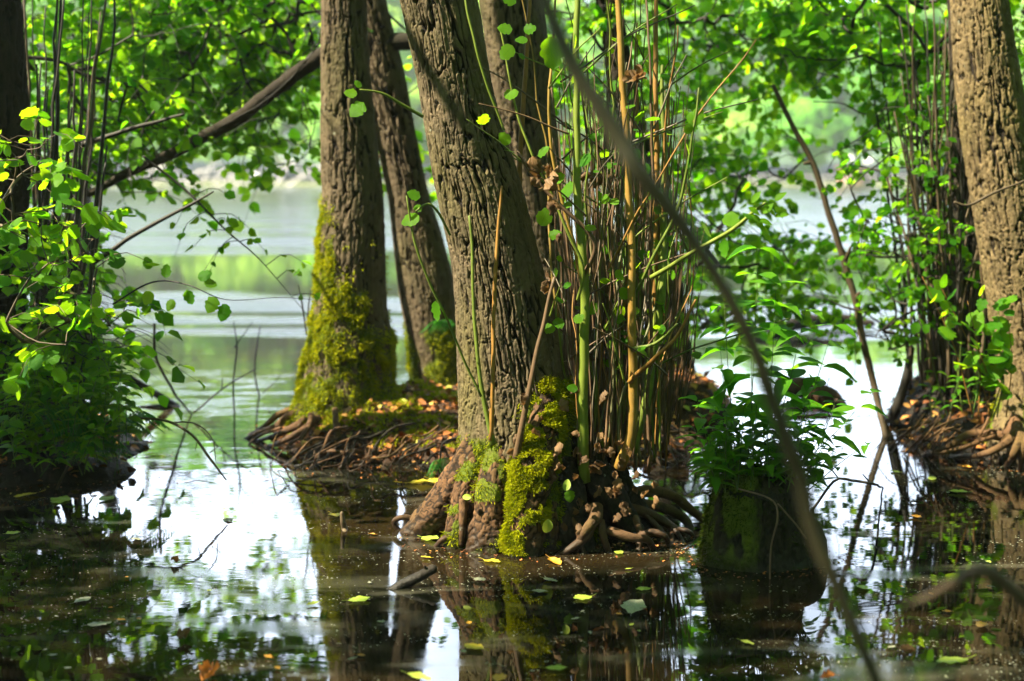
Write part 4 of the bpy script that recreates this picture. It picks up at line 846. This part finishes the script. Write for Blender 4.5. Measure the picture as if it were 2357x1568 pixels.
for (x, y, dep, h, lean, pr, sz, lab) in [
    (1718, 1115, 5.35, .90, .04, 8, .115, 'tallest herb on the stump, straight stem with paired pointed leaves'),
    (1745, 1118, 5.38, .68, .16, 7, .11, 'tall herb on the stump leaning right past the blurred branch'),
    (1780, 1118, 5.3, .36, .36, 6, .105, 'low herb on the stump bending far right over bright water'),
    (1690, 1115, 5.4, .52, -.05, 6, .10, 'medium herb on the stump left of the tallest stem'),
    (1735, 1120, 5.3, .5, -.02, 6, .11, 'medium herb on the stump right below the tallest leaves'),
    (1660, 1112, 5.35, .32, -.10, 5, .09, 'short herb on the stump leaning left toward the shoots'),
    (1760, 1115, 5.4, .78, .02, 8, .11, 'second tallest herb on the stump, just right of the tallest stem'), (1775, 1115, 5.45, .62, .24, 7, .10, 'tall herb on the stump arching right behind the blurred branch'), (1700, 1115, 5.45, .70, -.06, 7, .105, 'tall herb on the stump leaning toward the shrub behind'),
    (1800, 1120, 5.42, .42, .12, 6, .095, 'slender herb at the right rim of the stump')]:
    herb(lab, x, y, dep, h, lean, pr, sz*1.3, 'tall herbs growing on the stump')
for i in range(58):
    x = rng.uniform(1635, 1860); herb('small nettle like herb in the dense clump covering the stump top', x, 1122, rng.uniform(5.28, 5.52), rng.uniform(.10, .34), (x-1745)/1300+rng.normal()*.06, int(rng.integers(4, 8)), rng.uniform(.045, .085), 'low herbs in the clump on the stump', rng.choice(['leaf_deep', 'leaf_deep', 'leaf_near']))
for i in range(60):
    x = rng.uniform(-10, 300); y = rng.uniform(930, 1090); herb('bright green herb rising from the dark left bank', x, y, rng.uniform(6.3, 6.8), rng.uniform(.15, .4), rng.normal()*.08, int(rng.integers(4, 7)), rng.uniform(.07, .11), 'herbs on the left bank', 'leaf_near')
for i in range(8):
    x = rng.uniform(2100, 2330); herb('small herb sprouting from the reddish right bank', x, rng.uniform(880, 960), rng.uniform(7.2, 7.7), rng.uniform(.1, .3), rng.normal()*.06, 4, .06, 'herbs on the right bank', 'leaf_near')
def fern(label, b, n, ln, group, face=0., spread=math.pi, up=.7):
    t = thing('fern', label, 'fern', b, group)
    for i in range(n):
        a = face+rng.uniform(-spread, spread); L_ = ln*rng.uniform(.7, 1.15); d = np.array([math.cos(a), math.sin(a), 0]); mb = MB()
        C, r = tube(mb, [b, b+d*L_*.45+[0, 0, L_*up*.75], b+d*L_*.95+[0, 0, L_*up*.35-.05]], [.0025, .002, .001], 4, n=24, m=1, cap=False)
        T, A, B = frames(C); k = np.arange(4, 24); sd = unit(np.cross(T[k], [0, 0, 1.])); w = L_*.22*np.sin(np.linspace(.35, 1, len(k))*math.pi)+.004
        for sg in (1, -1): leaves(mb, C[k], unit(sd*sg+T[k]*.35+[0, 0, -.15]), np.array([0, 0, 1.]), w, w*.55, None, SLIM, 0)
        mb.build('frond', [M['fern'], M['stalk']], t)
fern('feathery green fern drooping over the water edge of the left bank', D(255, 1010, 6.7), 16, .30, None, R(-60), R(110), .5)
fern('smaller dark fern tucked under the left bank herbs', D(200, 1040, 6.55), 10, .22, None, R(-90), R(120), .4)
fern('small fern at the foot of the leaning alder behind the thick trunk', D(1040, 760, 8.4), 7, .2, None, R(180), R(80), .4)
fern('little fern sprig at the waterline left of the thick trunk roots', D(1020, 1090, 6.6), 6, .1, None, R(200), R(120), .8)
t = thing('grass_tuft', 'tuft of long arching grass blades on the left bank', 'grass', D(165, 1000, 6.45)); mb = MB()
for i in range(34):
    b = D(165+rng.normal()*18, 1005, 6.45); a = rng.uniform(0, 6.28); l = rng.uniform(.25, .5); d = np.array([math.cos(a), math.sin(a)*.6, 0]); n_ = 7; tt = np.linspace(0, 1, n_)
    c_ = b+d*(l*.7*tt**1.4)[:, None]+np.array([0, 0, 1.])*(l*(tt*.95-tt**2.4*rng.uniform(.5, 1.2)))[:, None]; sd = np.array([-d[1], d[0], 0])*(.006*(1-tt**2))[:, None]
    V = np.vstack([c_-sd, c_+sd]); q = np.arange(n_-1); mb.add(V, np.stack([q, q+1, q+n_+1, q+n_], 1), rnd=rng.random())
mb.build('blades', M['fern'], t)

# --- mossy stump
t = thing('stump', 'dark mossy cut stump in the water crowned with green herbs', 'stump', G(1745, 1325)); 
STV = trunk('body', [(1395, 1590, 1895), (1340, 1606, 1880), (1290, 1616, 1868), (1230, 1628, 1858), (1170, 1640, 1850), (1130, 1645, 1846), (1112, 1650, 1842)], 5.42, 5.42, M['stump'], t, ztop=.355, ns=200, dv=.005,
    mossf=lambda V, nz: nmask(V, [7, 7, 4], .42, .6, 9)*(.35+.65*np.clip(-nz[:, 0]*1.2, 0, 1)), lobes=[(R(330), .35, .14, .12), (R(205), .3, .08, .2)], seed=77, plate=(.03, .12), amp=.016)
for o in t.children: o.name = 'body'
moss_coat(t, STV[1], STV[2], STV[3], 5500, .012, tone=.3, m='moss_dark')
top = D(1745, 1112, 5.42); mb = MB(); a = np.linspace(0, 2*math.pi, 40, endpoint=False); V = [top+[0, 0, .01]]
for k, (f, zz) in enumerate(((.5, .015), (1.0, -.005), (1.03, -.03))): V += [top+np.array([.163*f*math.cos(b), .163*f*math.sin(b), zz+rng.normal()*.006]) for b in a]
mb.add(V, [[1+40*k+i, 1+40*(k+1)+i, 1+40*(k+1)+(i+1) % 40, 1+40*k+(i+1) % 40] for k in range(2) for i in range(40)], [[0, 1+i, 1+(i+1) % 40] for i in range(40)]); mb.build('top', M['mud_dark'], t)
for pts in [[(1700, 1125, 5.2), (1775, 1150, 5.17), (1790, 1190, 5.15), (1775, 1260, 5.14), (1772, 1345, 5.13)], [(1790, 1160, 5.2), (1830, 1205, 5.2), (1855, 1240, 5.2)]]:
    P = [D(*q) for q in pts]; mb = MB(); tube(mb, P, .0035, 5, n=24, rnd=.4); mb.build('hanging_root', M['twig_red'], t)
mb = MB(); C, r = tube(mb, [D(1850, 1185, 5.4), D(1875, 1235, 5.35), D(1880, 1320, 5.33), D(1878, 1360, 5.33)], [.02, .04, .05, .05], 16, n=30, knob=.25, h=.6); mb.build('buttress', M['stump'], t)

# ------------------------------------------------------------------ sticks, branches and logs
def stick(name, label, pts, rp, m, cat='branch', twigs=(), ns=8, knob=.12, group=None, wob=.015):
    P = [G(x, y, -.02) if d is None else D(x, y, d) for x, y, d in pts]; rr = [a/FPX*q[1] for a, q in zip(rp, P)]
    t = thing(name, label, cat, P[0] if P[0][2] < P[-1][2] else P[-1], group); mb = MB(); tube(mb, P, rr, ns, n=10*len(P), knob=knob, wob=wob, seed=int(rng.integers(90)), rnd=rng.random(), h=.7); mb.build('stem', M[m], t)
    for tw in twigs:
        pts, a = tw; mb = MB(); P = [D(*q) for q in pts]; tube(mb, P, np.linspace(a, a*.5, len(P))/FPX*P[0][1], 5, n=8*len(P), wob=.02, rnd=rng.random(), seed=int(rng.integers(90))); mb.build('side_twig', M[m], t)
stick('leaning_stick', 'long bare stick leaning left out of bright water near the right bank', [(2040, 1012, None), (2015, 900, 8.1), (1988, 790, 8.1), (1968, 690, 8.1), (1938, 585, 8.1), (1903, 475, 8.1), (1878, 395, 8.1), (1830, 300, 8.1), (1778, 196, 8.1)], [8, 8, 8, 8, 8, 7, 7, 6, 5], 'twig', 'stick',
    [([(1945, 600, 8.1), (1952, 580, 8.05), (1956, 566, 8.02)], 6), ([(1865, 372, 8.1), (1850, 376, 8.08)], 6), ([(1990, 720, 8.1), (1935, 705, 8.05), (1900, 690, 8.)], 3), ([(1895, 445, 8.1), (1903, 430, 8.05)], 5), ([(1970, 690, 8.1), (1980, 672, 8.05)], 6)], knob=.2)
stick('leaning_stick', 'short dark stick slanting from the water to the right bank', [(2030, 975, None), (2058, 950, 8.15), (2080, 890, 8.1), (2098, 800, 8.1)], [9, 13, 11, 8], 'twig_dark', 'stick')
stick('fallen_branch', 'thick dark bough sloping down left from behind the mossy trunk', [(950, 95, 8.7), (800, 105, 8.7), (735, 132, 8.6), (640, 200, 8.5), (560, 265, 8.4), (480, 310, 8.3), (400, 352, 8.2), (300, 395, 8.1), (200, 450, 8.)], [20, 19, 18, 17, 16, 15, 13, 11, 8], 'bark_dark', 'branch', [([(470, 318, 8.3), (440, 300, 8.25), (425, 282, 8.2)], 5)], ns=14, knob=.2)
stick('bare_branch', 'thin bare twig crossing the leaves below the thick dark bough', [(150, 348, 7.6), (235, 320, 7.6), (330, 290, 7.6), (425, 264, 7.6)], [8, 6, 5, 3], 'twig_dark')
stick('bare_branch', 'long thin branch rising right above the lake from the left coppice', [(215, 605, 7.0), (330, 530, 7.), (420, 480, 7.), (490, 440, 7.)], [6, 5, 4, 2], 'twig_dark')
stick('bent_branch', 'curved black branch arching down into the lake from the left bank', [(165, 870, 8.4), (230, 858, 8.6), (290, 868, 8.8), (350, 900, 8.95), (412, 940, None)], [8, 9, 9, 9, 8], 'bark_dark', twigs=[([(412, 938, 9.0), (370, 932, 9.0), (318, 938, 9.0)], 6)])
for lab, pts, tw in [
    ('bare twig curving down into the glittering water left of the mossy trunk', [(355, 745, 7.9), (358, 820, 8.), (400, 900, 8.3), (445, 958, None)], [([(445, 950, 8.6), (520, 890, 8.5), (590, 848, 8.4)], 2.5), ([(510, 900, 8.5), (512, 870, 8.5)], 2)]),
    ('fine upright twig standing in the water beside the mossy trunk', [(540, 955, None), (538, 880, 8.7), (545, 800, 8.7), (538, 740, 8.7)], [([(540, 800, 8.7), (560, 770, 8.7), (580, 740, 8.65)], 1.5)]),
    ('fine crooked twig close left of the mossy trunk', [(600, 915, None), (585, 860, 9.2), (592, 800, 9.2), (600, 750, 9.2)], [([(605, 905, 9.3), (630, 880, 9.3), (645, 862, 9.3)], 1.5)]),
    ('bare brown twig reaching from the ferns over the water', [(300, 962, 6.6), (380, 968, 6.5), (440, 1000, 6.45), (480, 1050, 6.4), (520, 1105, 6.35)], [([(400, 972, 6.5), (450, 975, 6.4), (490, 1010, 6.4), (500, 1060, 6.38)], 2), ([(455, 1015, 6.45), (450, 1040, 6.42)], 1.5), ([(480, 1045, 6.4), (500, 1030, 6.4)], 1.5)]),
    ('two dead twigs leaning on the left side of the mossy trunk', [(705, 770, 8.), (695, 700, 8.), (686, 655, 8.)], [([(708, 740, 8.), (712, 690, 8.), (714, 668, 8.)], 2)]),
    ('pale dead twig rooted in the dark bank below the ferns', [(125, 1135, None), (165, 1060, 6.5), (215, 1000, 6.5), (260, 965, 6.5)], []),
    ('crooked twig poking from bright water beside the stump', [(1865, 1175, 5.9), (1920, 1105, 5.9), (1960, 1105, 5.9), (2010, 1115, 5.9), (2035, 1125, None)], [([(1930, 1105, 5.9), (1900, 1060, 5.9), (1890, 1035, 5.9)], 2), ([(2005, 1113, 5.9), (1985, 1090, 5.9)], 2.5)]),
    ('bare dark branch high before the pale far wood at right', [(2190, 190, 8.5), (2120, 218, 8.5), (2050, 245, 8.5), (2000, 240, 8.5)], [([(2100, 225, 8.5), (2000, 262, 8.5), (1940, 240, 8.5), (1870, 235, 8.5)], 2.5), ([(2060, 245, 8.5), (1990, 310, 8.5), (1930, 350, 8.5), (1900, 400, 8.5)], 2)]),
    ('grey broken twig slanting across the golden trunk', [(2195, 465, 7.), (2230, 472, 7.), (2290, 445, 7.), (2370, 410, 7.)], [([(2230, 472, 7.), (2222, 500, 7.)], 3)])]:
    w_ = 2.2 if 'fine' in lab or 'two dead' in lab else 3.4
    stick('bare_twig', lab, pts, [w_]*(len(pts)-1)+[w_*.55], 'twig' if 'brown' in lab or 'pale' in lab or 'grey' in lab else 'twig_dark', 'twig', tw, ns=5)
stick('foreground_branch', 'long dark blurred branch sweeping close across the view to the right', [(1190, -130, 2.1), (1250, 0, 2.08), (1318, 150, 2.05), (1425, 325, 2.02), (1470, 400, 2.), (1560, 505, 2.), (1646, 640, 2.), (1706, 760, 2.), (1762, 905, 2.), (1835, 1090, 2.), (1872, 1215, 2.), (1945, 1400, 2.), (2022, 1590, 2.), (2110, 1800, 2.)], [16, 18, 21, 24, 23, 21, 19, 20, 20, 20, 19, 18, 17, 15], 'fore', ns=14, knob=.2, wob=.02)
stick('foreground_twig', 'blurred reddish bent twig close to the camera above dark water', [(2480, 1460, 2.1), (2400, 1420, 2.1), (2320, 1350, 2.1), (2262, 1310, 2.1), (2200, 1340, 2.15), (2140, 1375, 2.2), (2080, 1400, 2.2)], [22, 21, 19, 17, 13, 8, 4], 'twig', 'twig', ns=10)
stick('floating_log', 'short broken grey limb floating tilted before the big roots', [(862, 1384, None), (890, 1368, 5.0), (950, 1335, 5.03), (1000, 1306, 5.06)], [10, 12, 13, 11], 'bark_dark', 'log', [([(985, 1312, 5.05), (978, 1300, 5.04)], 6)], ns=12)
stick('snag', 'tiny upright snag with shreds poking from dark water left of roots', [(790, 1255, None), (793, 1225, 5.85), (788, 1200, 5.85), (786, 1180, 5.85)], [6, 8, 6, 4], 'twig', 'snag', [([(792, 1222, 5.85), (782, 1232, 5.83)], 4)])
stick('sunken_log', 'mossy humped log half under bright water right of the herbs', [(1790, 880, 9.4), (1850, 895, 9.3), (1900, 912, 9.2), (1940, 935, 9.1)], [14, 27, 26, 14], 'bark_root', 'log', [([(1895, 915, 9.2), (1905, 890, 9.2), (1912, 870, 9.2)], 3)], ns=16, knob=.3)
stick('sunken_log', 'long dark log lying low on the lake behind the shrub', [(1690, 790, 12.6), (1790, 760, 13.), (1850, 742, 13.3), (1940, 735, 13.6), (2010, 745, 13.5)], [8, 14, 16, 14, 8], 'bark_dark', 'log', ns=12, knob=.25)
stick('bare_twig', 'two thin twigs lying on the water left of the stump', [(1500, 1282, None), (1560, 1276, 5.57), (1615, 1280, None)], [3, 3, 3], 'twig_dark', 'twig', [([(1525, 1290, 5.52), (1570, 1302, 5.48), (1612, 1306, 5.46)], 2.5)], ns=5)

# ------------------------------------------------------------------ fallen leaves
for mname, B, n, x0, x1, y0, y1, lo, lab in [('litter', ISL, 7000, -1.5, 1.5, 6.9, 9.4, -.01, 'brown and orange leaf litter covering the root island'), ('litter', RBK, 3500, 1.8, 4.4, 6.7, 9., -.01, 'dull brown leaf litter on the right bank'), ('litter', LBK, 1500, -4.2, -1.7, 6.3, 8.6, .0, 'brown leaf litter on the dark left bank')]:
    P = rng.uniform([x0, y0, 0], [x1, y1, 0], (n*3, 3)); P[:, 2] = mound_full(P, B); P = P[P[:, 2] > lo][:n]; k = len(P); ln = rng.uniform(.018, .06, k)
    mb = MB(); leaves(mb, P+[0, 0, .006], rsph(k)*[1, 1, .35], unit(rsph(k)*.5+[0, 0, 1]), ln, ln*.8, np.clip(rng.beta(1.6, 1.8, k), 0, 1), ROUND_LO); tag(mb.build('leaf_litter', M[mname]), lab, 'leaf litter', kind='stuff')
P = rng.uniform([-1.4, 7.2, 0], [.6, 9.2, 0], (60000, 3)); P[:, 2] = mound_full(P, ISL); P = P[(P[:, 2] > .06) & (fbm(P*[5, 5, 0], 3, 2)+.25*(np.abs(P[:, 1]-8)-.4) > .52)][:15000]; k = len(P)
mb = MB(); ln = rng.uniform(.012, .03, k); leaves(mb, P, unit(rsph(k)*.7+[0, 0, .8]), rsph(k), ln, ln*.5, np.clip(rng.normal(.65, .2, k), 0, 1), FLAKE); tag(mb.build('ground_moss', M['moss']), 'bright moss carpet between the trunks on the root island', 'moss', kind='stuff')
# twiggy roots along the edge of the island
t = BT
for i in range(84):
    x = rng.choice([rng.uniform(930, 1070), rng.uniform(1460, 1600), rng.uniform(640, 900)]); y = rng.uniform(985, 1050) if x < 900 or x > 1400 else rng.uniform(975, 1040); d = rng.uniform(7.0, 7.6) if x < 1100 else rng.uniform(7.2, 7.7); l = rng.uniform(40, 110); s = -1 if x < 1200 else 1; w = 1.3+3.6*rng.random()**2
    root(HT if x > 900 else BT, [(x, y, d), (x+s*l*.4+rng.normal()*8, y+l*.2+rng.normal()*6, d-.1), (x+s*l*.8+rng.normal()*8, y+l*.45+rng.normal()*9, d-.2), (x+s*l, 1075+rng.normal()*8, None)], [w, w*.9, w*.7, w*.4], knob=.15, ns=6, n=14, mats=str(rng.choice(['bark_root', 'bark_root', 'bark_dark'])))
for i in range(34):
    x = rng.uniform(2120, 2345); l = rng.uniform(30, 130); w = 1.2+3.4*rng.random()**2; d = rng.uniform(7.1, 7.5)
    root(RT, [(x, rng.uniform(940, 1000), d), (x-l*.5, 1005+rng.normal()*12, d-.1), (x-l, 1045+rng.normal()*10, None)], [w, w*.8, w*.4], knob=.15, ns=6, n=12)

# fine debris and pollen flakes drifting on the water, gathered round roots and banks
def drift(name, label, P, lo, hi, m, a, b):
    k = len(P); ln = rng.uniform(lo, hi, k); mb = MB(); P = P.copy(); P[:, 2] = .003
    leaves(mb, P, rsph(k)*[1, 1, .05], unit(rsph(k)*.08+[0, 0, 1]), ln, ln*rng.uniform(.4, .9, k), np.clip(rng.beta(a, b, k), 0, 1), ROUND_LO); tag(mb.build(name, m), label, 'debris', kind='stuff')
def ring(c, r0, r1, n, sq=1.):
    a = rng.uniform(0, 6.283, n); q = r0+(r1-r0)*rng.random(n)**2.2; q = q*(1+.25*(fbm(np.stack([np.cos(a)*2, np.sin(a)*2, a*0], 1), 3, 4)-.5)*2); return np.stack([c[0]+q*np.cos(a), c[1]+q*np.sin(a)*sq, 0*a], 1)
P = np.vstack([ring((.1, 5.8), .36, .62, 700, .75), ring((-.3, 7.9), .95, 1.3, 900, .9), ring((3.2, 7.8), .95, 1.5, 900), ring((-2.9, 7.2), .85, 1.3, 900, .8), ring((.92, 5.42), .24, .38, 260)])
drift('floating_debris', 'brown and yellow specks of leaf debris gathered on the water round roots and banks', P, .004, .018, M['litter'], 1.1, 2.2)
P = rng.uniform([-2.4, 3.6, 0], [3.2, 8.5, 0], (60000, 3)); w = fbm(P*[1.1, 3.6, 0]+fbm(P*[.8, .8, 0], 2, 9)[:, None]*1.5, 4, 6); P = P[(w > .58) & (rng.random(len(P)) < (w-.56)*2.2)][:3800]
drift('pollen_film', 'pale pollen flecks drawn into streaks on the dark water', P, .003, .010, M['pale'], 1, 1)
FLOATB = []
def leaf_mesh(m, curl, key):
    mb = MB(); sd = int(key*10)+len(m)*3; V, Q, T, uv = grid_leaf(1.4 if curl > 1 else rng.uniform(.15, .7), .55 if curl > 1 else .16, sd, point=rng.random())
    mb.add(V, Q, uv=uv, rnd=rng.random()); a = np.array([V[3], V[3]+[.01, -.12, .02], V[3]+[.05, -.26, .05]]); tube(mb, a, .012, 3, n=5, m=0, cap=False)
    o = mb.build('floating_leaf', M[m]); me = o.data; bpy.data.objects.remove(o); return me
FM = {}
def fleaf(x, y, ln, m, label, curl=.15, group='fallen leaves floating on the water', name='floating_leaf', z=.006, rot=None, asp=None):
    k = (m, round(curl, 1), int(rng.integers(3)))
    if k not in FM: FM[k] = leaf_mesh(m, curl, k[2]*2.1)
    o = bpy.data.objects.new(name, FM[k]); COL.objects.link(o); p = G(x, y, z); o.location = p
    o.rotation_euler = (rng.normal()*.06, rng.normal()*.06, rng.uniform(0, 6.28) if rot is None else rot); o.scale = (ln*(asp or rng.uniform(.6, .85)), ln, ln); tag(o, label, 'leaf', group); return o
for x, y, ln, m, lab in [
    (990, 1240, .11, 'limegreen', 'long yellow green leaf floating under the left root fork'), (1100, 1259, .09, 'amber', 'amber leaf floating where the dark middle root meets water'), (980, 1283, .06, 'yellow', 'small yellow leaf floating left below the root foot'),
    (1132, 1291, .09, 'yellow', 'bright yellow leaf touching the foot of the mossy root at left'), (1277, 1293, .085, 'amber', 'round orange leaf floating right of the mossy root foot'), (1424, 1271, .075, 'limegreen', 'lime leaf floating under the knotted brown roots'),
    (828, 1380, .085, 'limegreen', 'green yellow leaf at the low end of the floating limb'), (1090, 1490, .085, 'yellow', 'curved yellow leaf on the reflection of the thick trunk'), (965, 1560, .085, 'limegreen', 'olive yellow leaf at the bottom below the thick trunk reflection'),
    (1282, 1538, .07, 'limegreen', 'pale lime leaf low on dark water below the mossy root reflection'), (1268, 1336, .06, 'pale', 'grey green leaf floating in front of the mossy root'), (1460, 1395, .16, 'pale', 'large flat grey leaf on dark water before the stump'),
    (770, 1186, .08, 'yellow', 'yellow leaf beside the tiny upright snag'), (965, 1112, .16, 'yellow', 'long pale yellow leaf at the muddy rim of the island'), (1005, 1108, .1, 'yellow', 'shorter yellow leaf lying beside the pale one at island rim'), (1495, 1112, .1, 'limegreen', 'lime leaf with forked stalk floating behind the looping roots'),
    (2145, 1101, .08, 'limegreen', 'pale green leaf nearest the reddish right bank roots'), (2205, 1133, .09, 'limegreen', 'lime leaf on black water below the right bank roots'), (2060, 1085, .07, 'limegreen', 'two toned leaf near the foot of the leaning stick'), (2225, 1075, .06, 'amber', 'small amber leaf close under the right bank'),
    (2110, 1190, .06, 'amber', 'small amber leaf on black water right of the stump'), (1720, 1480, .05, 'limegreen', 'bright little green leaf on the reflection of the stump'), (30, 1228, .07, 'limegreen', 'light green leaf on the dark water at far left'), (190, 1380, .075, 'pale', 'pale grey leaf floating alone on the dark left water'),
    (230, 1438, .09, 'pale', 'buff grey leaf floating lower on the dark left water'), (1150, 1562, .07, 'amber', 'brownish yellow leaf at the bottom centre'), (1340, 1375, .08, 'limegreen', 'dull green leaf right of the mossy root reflection'), (1480, 1355, .06, 'limegreen', 'slim green leaf between the roots and stump reflections'),
    (1985, 1352, .07, 'limegreen', 'pale green leaf on the glints right of the stump'), (2190, 1520, .12, 'limegreen', 'blurry green leaf near the lower right corner'), (2260, 1440, .07, 'amber', 'amber leaf under the blurred reddish twig'), (140, 1150, .14, 'limegreen', 'yellow leaf string end floating under the left bank'),
    (60, 1140, .12, 'yellow', 'dull yellow leaf floating under the left bank herbs'), (245, 1148, .1, 'limegreen', 'yellow green leaf floating under the drooping fern'), (315, 1240, .06, 'pale', 'small grey leaf off the tip of the ferns'), (525, 1196, .07, 'pale', 'small dark edged leaf on the white sky reflection'), (1105, 1335, .06, 'pale', 'whitish leaf flake in the brown water before the roots'), (1240, 1360, .07, 'pale', 'thin pale leaf on the mossy root reflection'), (720, 1390, .05, 'limegreen', 'lime leaf speck on the sky reflection before the floating limb')]:
    fleaf(x, y, ln, m, lab)
for x, y, ln, m, lab in [(402, 1290, .05, 'orange', 'small curled orange leaf on the sky reflection'), (425, 1465, .075, 'dry', 'curled dark brown leaf on the white sky reflection'), (480, 1556, .11, 'orange', 'big curled orange leaf at the bottom edge'), (1905, 1560, .05, 'orange', 'small orange brown leaf beside the foreground branch foot'), (2090, 1500, .05, 'dry', 'tiny curled brown leaf standing on the lower right water')]:
    fleaf(x, y, ln, m, lab, curl=1.2, z=.015)
for x0, x1, y0, y1, n, lab in [(60, 420, 1200, 1540, 12, 'small grey leaf flake scattered over the dark left water'), (430, 900, 1180, 1540, 12, 'tiny pale leaf flake scattered over the white sky reflection'), (930, 1500, 1300, 1550, 14, 'tiny yellowish leaf flake scattered over the trunk reflections'), (1900, 2340, 1120, 1500, 14, 'tiny pale leaf flake scattered over the dark right water')]:
    for i in range(n): fleaf(rng.uniform(x0, x1), rng.uniform(y0, y1), rng.uniform(.015, .035), rng.choice(['pale', 'pale', 'limegreen', 'amber']), lab, group=lab.replace('leaf flake', 'leaf flakes'))
# dry leaves caught in the shoots
def dleaf(x, y, d, ln, label, group):
    mb = MB(); V, Q, T, uv = grid_leaf(rng.uniform(.9, 2.0), .5, int(rng.integers(200)), point=rng.random()); d_ = unit(np.array([rng.normal()*.6, rng.normal()*.4, -1+rng.normal()*.6])); x_ = unit(np.cross(d_, rng.normal(size=3))); z_ = np.cross(x_, d_)
    c0 = D(x, y, d); mb.add(c0+(V[:, :1]*x_+V[:, 1:2]*d_+V[:, 2:]*z_)*ln*1.25, Q, uv=uv, rnd=rng.random())
    o = mb.build('dry_leaf', M['dry'], loc=c0); tag(o, label, 'dry leaf', group)
for cx, cy, sx, sy, d, n, ln, lab in [(1245, 395, 30, 18, 5.45, 7, .065, 'withered brown leaf in the high bunch beside the thick trunk'), (1365, 410, 18, 26, 5.75, 5, .06, 'dark withered leaf in the bunch among the upper shoots'), (1275, 545, 10, 60, 5.45, 6, .055, 'withered brown leaf hanging down in the string before the shoots'), (1310, 1050, 80, 80, 5.54, 26, .045, 'curled brown leaf heaped at the foot of the shoots'), (1365, 1110, 75, 60, 5.52, 28, .045, 'curled tan leaf lodged above the knotted roots')]:
    for i in range(n): dleaf(cx+rng.normal()*sx, cy+rng.normal()*sy, d+rng.normal()*.05, ln*rng.uniform(.6, 1.2), lab, lab.split(' leaf ')[0]+' leaves '+lab.split(' leaf ')[1])
dq = D(1463, 178, 5.5); t = thing('dry_leaf_ball', 'crumpled straw coloured leaf ball hanging high on a tan shoot', 'dry leaf', dq); mb = MB()
k = 26; leaves(mb, dq+rsph(k)*.015, rsph(k), rsph(k), .04, .03, np.clip(rng.normal(.9, .1, k), 0, 1), ROUND); mb.build('ball', M['dry'], t)
for (x, y, d, ln, ax, ay, lab) in [(1262, 1195, 5.4, .06, -.1, -1, 'pale fresh green leaf hanging before the brown root tangle'), (1300, 1130, 5.42, .045, .3, .9, 'small fresh green leaf on the curled brown leaf heap'), (1085, 1145, 5.5, .035, -1, .1, 'light green leaf stuck on the upper left root')]:
    mb = MB(); p = D(x, y, d); leaves(mb, p, np.array([ax, 0, ay]), unit(np.array([.2, -1, .3])), ln, ln*.75, .3, ROUND); tag(mb.build('green_leaf', M['limegreen'], loc=p), lab, 'leaf')
# ------------------------------------------------------------------ haze
m = bpy.data.materials.new('haze'); m.use_nodes = True; m.node_tree.nodes.clear(); k = NB(m.node_tree)
v = k.n('VolumePrincipled'); v.inputs['Color'].default_value = (.86, .95, .98, 1); v.inputs['Density'].default_value = .0008; v.inputs['Anisotropy'].default_value = .2
o = k.n('OutputMaterial'); k.link(v.outputs[0], o.inputs['Volume'])
mb = MB(); box(mb, [0, 100, 24], [720, 480, 52]); tag(mb.build('haze', m, smooth=False), kind='stuff')
